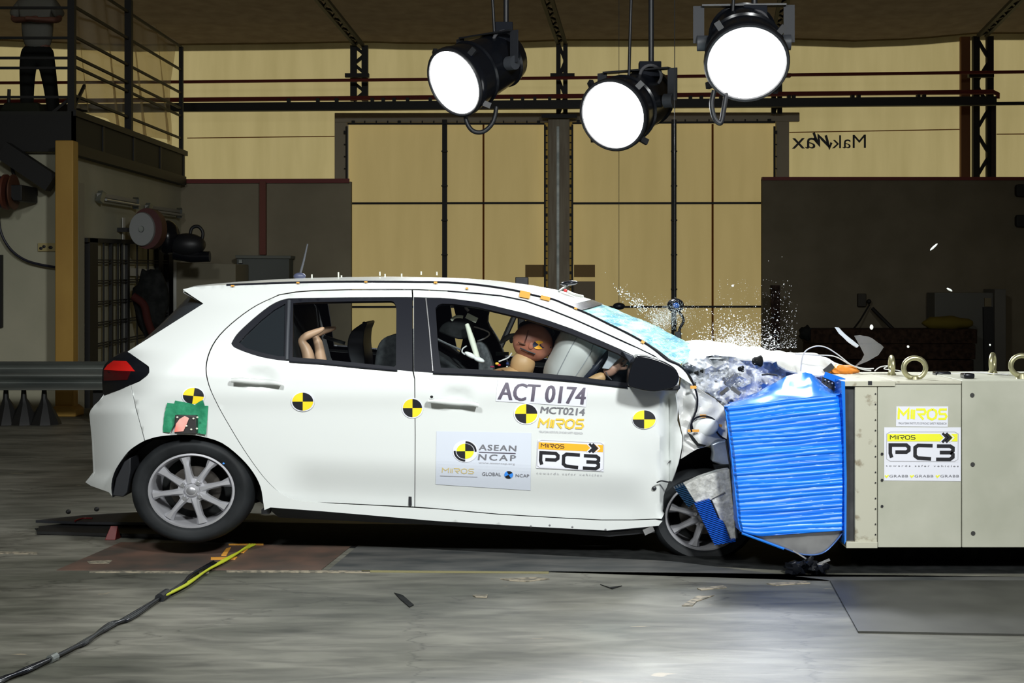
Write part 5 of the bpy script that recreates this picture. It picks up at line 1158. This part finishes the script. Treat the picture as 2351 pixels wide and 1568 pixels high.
MB().box((P(1943, 0, -.36).x, -.36, zb_-.002), (xm, .38, P(0, 1244, -.36).z)).build('bottom_lip', M['barrierlip'], blk, bevel=.003)
for x, y, r in ((2232, 907, 5), (2233, 1066, 5), (2234, 1224, 5), (2025, 1042, 3), (2025, 1102, 3), (2025, 1162, 3))+tuple((2010, y, 1.6) for y in (904, 928, 964, 988, 1024, 1048, 1084, 1108, 1144, 1168, 1203, 1227)):
    c = P(x, y, -.352); MB().tube([c, c+Vector((0, -.004, 0))], r*7.25/F, 12).build('bolt_head', mat('dark_bolt', (.03, .03, .028), .6) if r > 4 else M['blackink'], blk)
MB().box((P(1993, 0, -.362).x, -.362, P(0, 884, -.36).z), (P(2002, 0, -.36).x, -.35, P(0, 875, -.36).z)).build('lip_notch', M['blackink'], blk)
MB().box((xs+.1, .0, 0), (xb, .34, zb_)).build('plinth', M['interior'], blk)
def eyebolt(x, y, Y, r, ang, lab):
    c = P(x, y, Y); c.z = zt_-(0 if x > 2207 else .012); t = thing('eye_bolt', lab, 'eye bolt', c, 'lifting eye bolts on the beige block')
    R = Matrix.Rotation(ang, 3, 'Z'); cc = c+Vector((0, 0, r*1.05+.012))
    MB().tube([cc+R@Vector((math.cos(a)*r*1.1, 0, math.sin(a)*r)) for a in [2*PI*i/32 for i in range(32)]], r*.26, 12, closed=True).build('ring', M['zinc'], t, smooth=60)
    MB().cyl(c+Vector((0, 0, -.0)), c+Vector((0, 0, .022)), r*.62, r*.42).build('collar', M['zinc'], t, smooth=40)
eyebolt(2100, 872, -.22, .050, 0.0, 'zinc eye bolt facing the camera, the large one second from the left')
eyebolt(2047, 858, .12, .044, 1.5, 'leftmost zinc eye bolt, seen edge-on behind the large ring')
eyebolt(2279, 856, .12, .045, 1.1, 'rear eye bolt turned half sideways, third from the left')
eyebolt(2346, 874, -.22, .050, 0.0, 'zinc eye bolt cut by the right edge of the frame')
def ontop(px, Y, x2=True): return P(px, 0, Y).x
for x, Y, w, lab in ((2162, .15, 36, 'flat black rubber pad lying on the beige block, left of two'), (2221, -.2, 24, 'small black rubber pad at the front edge of the beige block')):
    z0 = zt_-(0 if x > 2207 else .012); cx = P(x, 0, Y).x
    tag(MB().box((cx-w*.5*7.5/F, Y-.04, z0), (cx+w*.5*7.5/F, Y+.04, z0+.026)).build('rubber_pad', M['gloss'], bevel=.008), lab, 'pad')
tag(MB().tube(cr([(ontop(2180, .15), .15, zt_-.002), (ontop(2240, .15), .17, zt_+.008), (ontop(2275, .1), .08, zt_+.006), (ontop(2315, .0), .0, zt_+.006)]), .004, 6).build('pale_wire', M['wire'], smooth=60), 'thin pale wire lying on the block between the pad and the rear eye bolt', 'wire')
wz = lambda a, b, Y: P(a, b, Y)
tag(MB().tube(cr([wz(1838, 852, .1), wz(1845, 812, .1), wz(1868, 796, .1), wz(1895, 797, .1), wz(1925, 815, .1), wz(1955, 838, .1), wz(1985, 846, .1), wz(2006, 846, .1)]), .0035, 6).build('pale_wire', M['wire'], smooth=60), 'pale wire arching up from the bonnet tip and down to the block', 'wire')
tag(MB().tube(cr([wz(1825, 812, .2), wz(1870, 815, .2), wz(1915, 818, .2), wz(1950, 836, .2), wz(1980, 848, .2), wz(2000, 851, .2)]), .0035, 6).build('pale_wire', M['wire'], smooth=60), 'pale wire running low from the bonnet towards the block', 'wire')
tag(MB().tube(cr([wz(2008, 852, .1), wz(2020, 843, .1), wz(2038, 840, .1), wz(2030, 847, .1), wz(2058, 850, .1), wz(2070, 853, .1)]), .003, 6).build('pale_wire', M['wire'], smooth=60), 'short tangled pale wire at the foot of the leftmost eye bolt', 'wire')
om = thing('orange_lamp_fragment', 'crumpled orange plastic fragment on the left end of the beige block', 'debris', P(1930, 856, .25))
MB().ell(P(1932, 851, .25), (.085, .05, .030), nu=20, nv=10, fn=lambda q: 1+.2*math.sin(q.x*9+q.z*4)).build('orange_shell', mat('orange_plastic', (.70, .24, .03), .4), om, smooth=40)
MB().ell(P(1914, 846, .22), (.012, .01, .012), nu=10, nv=8).build('amber_bulb', mat('amber', (.9, .5, .08), .3), om, smooth=60)
MB().bar(P(1893, 854, .2), P(1912, 838, .2), .014, .03).build('black_clip', M['black'], om)
# stickers on the block
yk = lambda a, b: -.351
q = ((2058, 933), (2177, 933), (2176, 980), (2057, 979)); decal(q, yk, .001, M['sticker'], blk, n=1)
miros(((2064, 938), (2174, 938), (2173, 963), (2063, 963)), M['acid'], .20, blk, yk, .002)
letters('MALAYSIAN INSTITUTE OF ROAD SAFETY RESEARCH', ((2063, 969), (2173, 970), (2173, 975), (2063, 974)), yk, .002, M['grayink'], blk)
q = ((2030, 981), (2206, 981), (2206, 1105), (2030, 1103)); decal(q, yk, .0012, M['sticker'], blk, n=1)
pc3(((2034, 990), (2202, 990), (2201, 1061), (2034, 1060)), M['acid'], blk, yk, .002)
letters('towards safer vehicles', ((2034, 1067), (2201, 1068), (2201, 1072), (2034, 1071)), yk, .003, M['grayink'], blk, 1.5)
for x in (2032, 2090, 2149):
    ribbon([[(0, .2), (.4, .9), (1, .1)]], .5, ((x, 1090), (x+8, 1090), (x+8, 1096), (x, 1096)), yk, .003, M['acid'], blk)
    letters('GRABB', ((x+10, 1090), (x+53, 1090), (x+53, 1096), (x+10, 1096)), yk, .003, M['grayink'], blk, 1.1)
# ================================================================== FLOOR THINGS
def slab(name, pts, m, lab, cat, th=.006, grp=None):
    q = [G(x, y) for x, y in pts]; n = len(q)
    mb = MB(); mb.add([(p.x, p.y, .0005) for p in q]+[(p.x, p.y, th) for p in q], [tuple(range(n))[::-1], tuple(range(n, 2*n))]+[(i, (i+1) % n, (i+1) % n+n, i+n) for i in range(n)])
    o = mb.build(name, m); tag(o, lab, cat, grp); return o
slab('floor_plate', [(130, 1310), (278, 1246), (806, 1255), (738, 1309)], M['plate_red'], 'rust-stained flat floor plate in front of the rear wheel', 'floor plate', .004)
slab('floor_plate', [(756, 1309), (822, 1254), (1540, 1290), (1905, 1334), (2360, 1334), (2360, 1326), (1905, 1326), (1240, 1313)], M['plate_dark'], 'long dark floor plate strip running beside the car to the barrier', 'floor plate', .004)
slab('rubber_mat', [(1906, 1336), (2700, 1336), (2700, 1462), (2351, 1460), (1970, 1453)], M['mat'], 'large dark rubber mat on the floor at the lower right', 'mat', .008)
slab('track_and_shade', [(80, 1214), (300, 1196), (2700, 1230), (2700, 1318), (1900, 1316), (1500, 1292), (900, 1262), (300, 1236), (90, 1226)], M['interior'], 'long black strip on the floor under the car, guide track plus painted shade', 'track', .003)  # black sheet paints in the shade under the car along the track
for pts, lab, mt in (([(520, 1311), (850, 1312), (850, 1316), (520, 1314)], 'worn cream tape line on the floor in front of the rear wheel, left piece', 'tape_w'), ([(205, 1312), (480, 1313), (480, 1317), (205, 1315)], 'worn pale tape line on the floor at far left below the red wedge', 'tape_w'), ([(830, 1311), (1260, 1314), (1260, 1317), (830, 1314)], 'thin faded yellow tape line on the floor below the rear door', 'tape_y'), ([(0, 1268), (86, 1269), (86, 1273), (0, 1272)], 'short cream tape strip at the left frame edge', 'tape_w'), ([(200, 1290), (258, 1288), (250, 1296), (205, 1296)], 'peeling cream tape scrap on the dark floor plate, lower left', 'tape_w'), ([(1148, 1330), (1230, 1327), (1262, 1330), (1210, 1336), (1170, 1334)], 'scraped cream paint patch on the floor beneath the sill', 'tape_w'), ([(1565, 1392), (1600, 1370), (1640, 1368), (1600, 1382), (1590, 1392)], 'cream scrape on the floor in front of the front wheel, nearest the camera', 'tape_w'), ([(1600, 1352), (1660, 1346), (1668, 1350), (1610, 1356)], 'pale scrape on the floor just right of the front wheel', 'tape_w'), ([(1760, 1341), (1850, 1336), (1860, 1340), (1780, 1345)], 'pale scrape on the floor left of the rubber mat', 'tape_w'), ([(1085, 1368), (1120, 1367), (1118, 1373), (1092, 1372)], 'small cream chip on the floor below the front door', 'tape_w')):
    slab('floor_tape', pts, M[mt], lab, 'tape', .0045)
# crack marks
for i, (pts, lab) in enumerate((([(905, 1362), (925, 1368), (950, 1390), (940, 1395), (920, 1378)], 'dark scuff mark on the floor below the rear door'), ([(1378, 1343), (1400, 1350), (1428, 1346), (1405, 1353)], 'small black curled scrap on the floor below the door front'))):
    slab('floor_scrap', pts, M['interior'], lab, 'scrap', .004)
sw_ = thing('trolley_plate', 'flat black towing trolley lying behind the rear wheel', 'trolley', G(180, 1222))
def gbox(name, pts, z0, z1, m, par):
    q = [G(x, y) for x, y in pts]; n = len(q); mb = MB(); mb.add([(p.x, p.y, z0) for p in q]+[(p.x, p.y, z1) for p in q], [tuple(range(n))[::-1], tuple(range(n, 2*n))]+[(i, (i+1) % n, (i+1) % n+n, i+n) for i in range(n)]); return mb.build(name, m, par)
gbox('lower_plate', [(84, 1228), (90, 1216), (230, 1200), (420, 1200), (420, 1236), (230, 1232)], .004, .02, M['steelblack'], sw_)
gbox('upper_plate', [(82, 1212), (190, 1200), (330, 1192), (420, 1200), (420, 1218), (200, 1216)], .03, .045, M['black'], sw_)
for x, y in ((157, 1194), (222, 1188)): MB().ell(G(x, y)+Vector((0, 0, .05)), (.016, .016, .014), nu=10, nv=8).build('stud', M['steelblack'], sw_)
MB().tube(cr([G(172, 1196, .05), G(190, 1190, .055), G(212, 1190, .055)]), .005, 6).build('red_lead', M['darkred'], sw_)
wdg = thing('red_wedge', 'small red plastic wedge on the floor just left of the rear wheel', 'wedge', G(258, 1237))
a = G(258, 1238); MB().add([(a.x-.035, a.y-.03, 0), (a.x+.025, a.y-.03, 0), (a.x+.035, a.y+.05, 0), (a.x-.02, a.y+.05, 0), (a.x-.01, a.y+.0, .075), (a.x+.03, a.y+.0, .075)], [(0, 3, 2, 1), (0, 1, 5, 4), (1, 2, 5), (2, 3, 4, 5), (3, 0, 4)]).build('wedge_body', mat('dull_red', (.16, .012, .012), .5), wdg, bevel=.003)
# cable bundle
fc_ = thing('floor_cable', 'bundle of black cables with yellow-green ends running to the lower left', 'cable', G(370, 1370))
def gcab(pts, r, m, nm, z=.012): MB().tube(cr([tuple(G(x, y, z)) for x, y in pts], 6), r, 8).build(nm, m, fc_, smooth=60)
for k in range(3): gcab([(585-6*k, 1250), (560-3*k, 1262+k), (520, 1282+2*k), (480-3*k, 1306+2*k), (430, 1338+2*k), (376, 1367+k)], .006, M['hi'], 'yellow_green_lead', .012+.004*k)
for k in range(3): gcab([(500-5*k, 1296-3*k), (450-5*k, 1315+2*k), (420, 1345-3*k), (375, 1368), (300, 1412+4*k), (250, 1441-4*k), (200, 1468+3*k), (170, 1486), (122, 1510), (60, 1535+3*k), (-10, 1572-4*k), (-120, 1640)], .008, M['gloss'], 'black_lead', .012+.004*(k % 2))
MB().tube([G(383, 1362, .015), G(366, 1374, .015)], .022, 10).build('knot', M['black'], fc_)
MB().tube([G(128, 1507, .015), G(114, 1514, .015)], .016, 10).build('silver_clip', M['galv'], fc_)
for pts in (((525, 1252), (605, 1251), (605, 1254), (525, 1254)), ((484, 1283), (545, 1282), (540, 1287), (484, 1287)), ((530, 1260), (520, 1278), (508, 1278), (520, 1262)), ((575, 1258), (560, 1272), (548, 1272), (562, 1260))):
    gbox('orange_tape_strip', pts, .005, .009, M['orangetape'], fc_)
dbx = thing('crushed_fitting', 'crumpled black metal fitting on the floor under the barrier overhang', 'debris', G(1856, 1325))
m = G(1856, 1318); rnd = random.Random(3)
for k, (x, y, z, r) in enumerate(((-.06, 0, .03, .05), (.02, .02, .035, .045), (.06, -.03, .03, .035), (-.01, -.04, .06, .03))):
    MB().ell(m+Vector((x, y, z)), (r*1.2, r, r*.6), Euler((0, .3*k, k)), 12, 8, fn=lambda q: 1+.3*math.sin(q.x*7+q.y*5+k)).build('crumpled_piece', M['gloss'], dbx, smooth=20)
MB().bar(m+Vector((-.08, -.02, .12)), m+Vector((-.0, -.02, .07)), .02, .006).build('bright_strip', M['chrome'], dbx)
MB().bar(m+Vector((.04, -.02, .05)), m+Vector((.10, -.02, .075)), .012, .01).build('blue_grey_tab', M['alu'], dbx)
# ================================================================== DUMMIES
dm = thing('crash_test_dummy', 'adult crash test dummy in the driver seat, painted head pressed into the airbag', 'dummy', P(1150, 900, .42))
dp = lambda x, y, Y=.42: tuple(P(x, y, Y))
skinmesh('body', [(dp(1080, 985), .12), (dp(1105, 940), .115), (dp(1150, 895), .12), (dp(1188, 862), .085), (dp(1203, 842), .062), (dp(1212, 818), .060),
  (dp(1150, 868, .24), .055), (dp(1210, 925, .20), .045), (dp(1300, 915, .20), .036), (dp(1368, 872, .19), .032), (dp(1392, 860, .19), .030),
  (dp(1150, 868, .60), .055), (dp(1220, 930, .62), .045), (dp(1320, 900, .62), .035), (dp(1360, 880, .62), .028),
  (dp(1180, 990, .32), .08), (dp(1320, 950, .32), .06), (dp(1400, 1090, .32), .045), (dp(1180, 990, .52), .08), (dp(1320, 950, .52), .06), (dp(1400, 1090, .52), .045)],
  [(0,1),(1,2),(2,3),(3,4),(4,5),(2,6),(6,7),(7,8),(8,9),(9,10),(2,11),(11,12),(12,13),(13,14),(0,15),(15,16),(16,17),(0,18),(18,19),(19,20)], M['skin'], dm)
R_ = Matrix.Rotation(.35, 3, 'Y')
hc = P(1222, 787, .40)
def headfn(q): return 1+.06*max(0, q.x)*(1-abs(q.z))-.05*max(0, -q.z)
hd = MB().ell(hc, (.108, .082, .105), R_, 32, 22, fn=headfn).build('head', M['redpaint'], dm, smooth=60)
MB().ell(hc+R_@Vector((.112, 0, -.01)), (.018, .015, .024), R_, 10, 8).build('nose', M['redpaint'], hd, smooth=60)
MB().ell(hc+R_@Vector((0, -.080, -.012)), (.016, .006, .022), R_, 12, 8).build('ear', M['redpaint'], hd, smooth=60)
for s in (-1, 1): MB().ell(hc+R_@Vector((.098, s*.03, .012)), (.008, .012, .007), R_, 8, 6).build('eye', M['black'], hd, smooth=60)
MB().bar(hc+R_@Vector((.106, -.022, -.055)), hc+R_@Vector((.106, .022, -.055)), .006).build('mouth', M['black'], hd)
MB().ell(P(1200, 836, .40), (.066, .060, .075), Matrix.Rotation(.35, 3, 'Y'), 24, 16).build('jaw_and_neck', M['skin'], dm, smooth=60)
MB().tube([P(1213, 758, .325), P(1208, 774, .318), P(1204, 788, .318)], .0025, 6).build('skull_seam', mat('seam_brown', (.10, .03, .02), .6), hd)
MB().tube([P(1190, 785, .325), P(1198, 789, .318), P(1206, 791, .318)], .004, 6).build('skull_seam', mat('seam_brown2', (.10, .03, .01), .6), hd)
MB().tube([P(1194, 799, .325), P(1210, 806, .315), P(1229, 813, .322)], .004, 6).build('jaw_line', M['blackink'], hd)
target(1237, 792, 14, 10, lambda x, y: .317+.5*((x-1222)*k0)**2/.1, .002, hd, rot=-.9, ring=1.0, cols=[M['orangeink'], mat('navy_ink', (.01, .015, .05), .5), M['redpaint']])
MB().ell(P(1232, 757, .46), (.10, .075, .045), Matrix.Rotation(.25, 3, 'Y'), 24, 12).build('black_head_cap', M['black'], dm, smooth=60)
# hand gripping past the wheel rim: palm and five fingers
hand = [(dp(1388, 862, .19), .032), (dp(1402, 850, .185), .037), (dp(1413, 838, .18), .036)]
edges = [(0, 1), (1, 2)]
tips = [((1424, 846, .17), (1437, 846, .17), (1440, 836, .18)), ((1424, 838, .175), (1436, 832, .175), (1438, 823, .185)), ((1421, 829, .185), (1432, 822, .185), (1431, 815, .195)), ((1416, 824, .195), (1424, 817, .20), (1421, 811, .205))]
for f in tips:
    b = len(hand); hand += [(dp(*f[0]), .0115), (dp(*f[1]), .0100), (dp(*f[2]), .0085)]; edges += [(2, b), (b, b+1), (b+1, b+2)]
b = len(hand); hand += [(dp(1402, 834, .20), .013), (dp(1404, 822, .205), .011), (dp(1411, 815, .21), .009)]; edges += [(1, b), (b, b+1), (b+1, b+2)]
skinmesh('hand', hand, edges, mat('dusky_hand_vinyl', (.40, .22, .16), .5), dm)
MB().tube([P(1391, 854, .155), P(1396, 864, .155), P(1404, 872, .16)], .003, 6).build('wrist_joint', mat('joint_grey', (.08, .08, .09), .5), dm)
cd = thing('child_dummy', 'pale child dummy with both legs raised in the rear seat', 'dummy', P(720, 880, .5))
leg = lambda pts: [(dp(x, y, Y), r) for x, y, Y, r in pts]
L1 = leg([(702, 900, .42, .055), (703, 860, .40, .040), (710, 830, .38, .040), (706, 810, .38, .036), (699, 794, .38, .030), (690, 782, .38, .027), (702, 772, .38, .024), (722, 764, .38, .021), (738, 757, .38, .015), (745, 752, .38, .008)])
L2 = leg([(738, 900, .56, .055), (740, 860, .54, .038), (737, 830, .52, .036), (734, 808, .52, .030), (730, 784, .52, .026), (722, 768, .52, .024), (740, 760, .52, .022), (758, 756, .52, .017), (772, 752, .52, .008)])
T_ = leg([(720, 905, .49, .085), (700, 925, .49, .09), (680, 945, .49, .09), (668, 958, .49, .04), (655, 970, .49, .085)])
pts = T_+L1+L2; e = [(0, 1), (1, 2), (2, 3), (3, 4), (0, 5)]+[(5+i, 6+i) for i in range(9)]+[(0, 15)]+[(15+i, 16+i) for i in range(8)]
skinmesh('body', pts, e, M['childskin'], cd)
cs = thing('booster_chair', 'black child seat shell behind the driver seat', 'booster', P(815, 900, .9))
pprism('shell', cr([(812, 850), (800, 815), (798, 785), (806, 762), (820, 750), (838, 739), (842, 744), (836, 760), (834, 790), (838, 830), (836, 860)], 3), .75, 1.15, M['black'], cs, bevel=.02)
MB().ell(P(836, 741, .85), (.010, .02, .007)).build('white_tip', M['cream'], cs)
MB().bar(P(743, 773, .9), P(792, 788, .9), .012, .02).build('seat_belt_tongue', mat('grey_bar', (.18, .2, .2), .4), cs)
# ================================================================== THINGS BEHIND THE CAR
tp = thing('camera_tripod', 'black camera on a tripod standing behind the car, above its roof', 'tripod', P(1196, 1100, 4.4-.0))
YT = 3.6
top_ = P(1197, 690, YT)
pprism('camera_body', [(1183, 636), (1213, 636), (1213, 656), (1183, 656)], YT-.1, YT+.15, M['black'], tp, bevel=.006)
MB().tube([P(1197, 656, YT), P(1197, 780, YT)], .03, 10).build('centre_post', M['steelblack'], tp)
for (x, y), dY in (((1152, 790), -.1), ((1246, 780), .1), ((1194, 820), .45)):
    a = top_; b = P(x, y, YT+dY); k = a.z/(a.z-b.z); MB().tube([a, a+(b-a)*k], .022, 8).build('tripod_leg', M['steelblack'], tp)
pole = thing('black_sensor', 'round black sensor with a blue lens and dangling cable above the bonnet', 'sensor', P(1550, 702, 1.9))
hb = P(1551, 701, 1.9)
MB().ell(hb, (.055, .05, .045), nu=24, nv=14).build('sensor_head', M['gloss'], pole, smooth=60)
MB().ell(hb+Vector((.0, -.045, .0)), (.022, .012, .018), nu=16, nv=8).build('blue_lens', mat('blue_glass', (.01, .06, .25), .1), pole, smooth=60)
MB().tube([P(1549, -60, 1.9), P(1549, 695, 1.9)], .003, 6).build('hanging_rod', M['steelblack'], pole)
MB().tube(cr([P(1556, 712, 1.9), P(1566, 726, 1.9), P(1569, 738, 1.9), P(1562, 752, 1.9), P(1558, 764, 1.9)]), .009, 8).build('dangling_cable', M['gloss'], pole, smooth=60)
pprism('cable_end', [(1550, 762), (1564, 760), (1565, 782), (1556, 791), (1551, 784)], 1.85, 1.93, M['gloss'], pole, bevel=.005)
so = thing('small_sensor', 'small black sensor above the windscreen', 'sensor', P(1421, 703, 3.0))
MB().ell(P(1421, 703, 3.0), (.045, .05, .026), nu=20, nv=10).build('sensor_body', M['gloss'], so, smooth=60)
MB().tube([P(1421, -60, 3.0), P(1421, 700, 3.0)], .002, 6).build('hanging_wire', M['steelblack'], so)
# ================================================================== FLYING DEBRIS
rnd = random.Random(11)
def spray(n, gen, smin, smax, name):
    mb = MB()
    for _ in range(n):
        p = gen(); s = rnd.uniform(smin, smax)*(1 if rnd.random() < .9 else 1.8)
        v = [p+Vector((rnd.uniform(-1, 1), rnd.uniform(-1, 1), rnd.uniform(-1, 1))).normalized()*s for _ in range(4)]
        mb.add(v, [(0, 1, 2), (0, 3, 1), (1, 3, 2), (0, 2, 3)])
    return mb
def g1():   # main plume above the bonnet
    while True:
        x = rnd.gauss(1690, 42); y = 812-abs(rnd.gauss(0, 34))
        if x < 1800: return P(x, y, rnd.uniform(.2, 1.2))
def g2(): x = rnd.gauss(1462, 22); return P(x+rnd.gauss(0, 6), 694+(x-1462)*.75+rnd.gauss(0, 9), rnd.uniform(.3, 1.0))
def g3():
    t = abs(rnd.gauss(0, .5)); return P(1500+75*t+rnd.gauss(0, 14), 735-18*t+rnd.gauss(0, 16), rnd.uniform(.4, 1.3))
def g4(): x = rnd.uniform(1640, 1820); return P(x, rnd.uniform(640, 815), rnd.uniform(.0, 1.3))
def g5(): x = rnd.uniform(1760, 1830); return P(x, 800-rnd.expovariate(1/28), rnd.uniform(.2, 1.2))
def g6(): x = rnd.gauss(1690, 60); return P(x, rnd.gauss(866, 20), rnd.uniform(-.10, .05))
for n, g, a, b, lab in ((2600, g1, .0018, .0050, 'main spray of glass crumbs bursting above the crumpled bonnet'), (260, g2, .002, .0048, 'small spray of glass crumbs above the middle of the windscreen'), (3200, g3, .0008, .0019, 'fine mist of glass dust around the hanging black sensor'), (420, g4, .001, .0026, 'scattered glass crumbs high over the bonnet'), (380, g5, .0012, .0032, 'glass crumbs drifting right of the main spray against the dark partition'), (260, g6, .0015, .0042, 'glass crumbs and dust in front of the crushed engine bay')):
    tag(spray(n, g, a, b, '').build('glass_spray', M['glassdebris'], recalc=False), lab, 'glass spray', kind='stuff')
def shard(pts, Y, m, lab, cat='shard', th=.006, name='plastic_shard', curve=.03):
    vs, fs = skin2d(pts, [], 9); cx = sum(p[0] for p in pts)/len(pts)
    mb = MB(); mb.add([P(x, y, Y+curve*((x-cx)/30)**2) for x, y in vs], fs); o = mb.build(name, m, smooth=60, solid=th, recalc=False); tag(o, lab, cat); return o
shard([(1918, 751), (1926, 752), (1945, 772), (1969, 793), (1964, 798), (1945, 784), (1927, 766)], .3, mat('bright_clear_plastic', (.55, .60, .66), .12, 0), 'bright narrow clear plastic strip flying above the barrier', th=.012)
shard([(1962, 771), (1975, 769), (2002, 777), (2027, 797), (2015, 815), (1992, 829), (1962, 842), (1978, 826), (1984, 814), (1972, 790)], .3, M['shard'], 'fan-shaped transparent lamp cover flying above the barrier')
for i, (x, y, a, b, r, lab) in enumerate(((2144, 567, .028, .006, -.75, 'white shard highest in the air against the dark partition'), (2180, 665, .018, .006, .5, 'small grey shard flying above the grey cupboard'), (2001, 751, .010, .014, 0, 'round white crumb flying right of the clear plastic strip'), (2085, 796, .007, .007, 0, 'tiny white crumb above the large eye bolt'), (2273, 792, .005, .006, 0, 'tiny white crumb above the rear eye bolt'), (1682, 656, .007, .006, 0, 'lone white crumb high above the spray'))):
    tag(MB().ell(P(x, y, .4), (a, .004, b), Matrix.Rotation(r, 3, 'Y'), 10, 6).build('flying_shard', mat('white_shard', (.85, .88, .85), .4)), lab, 'shard')
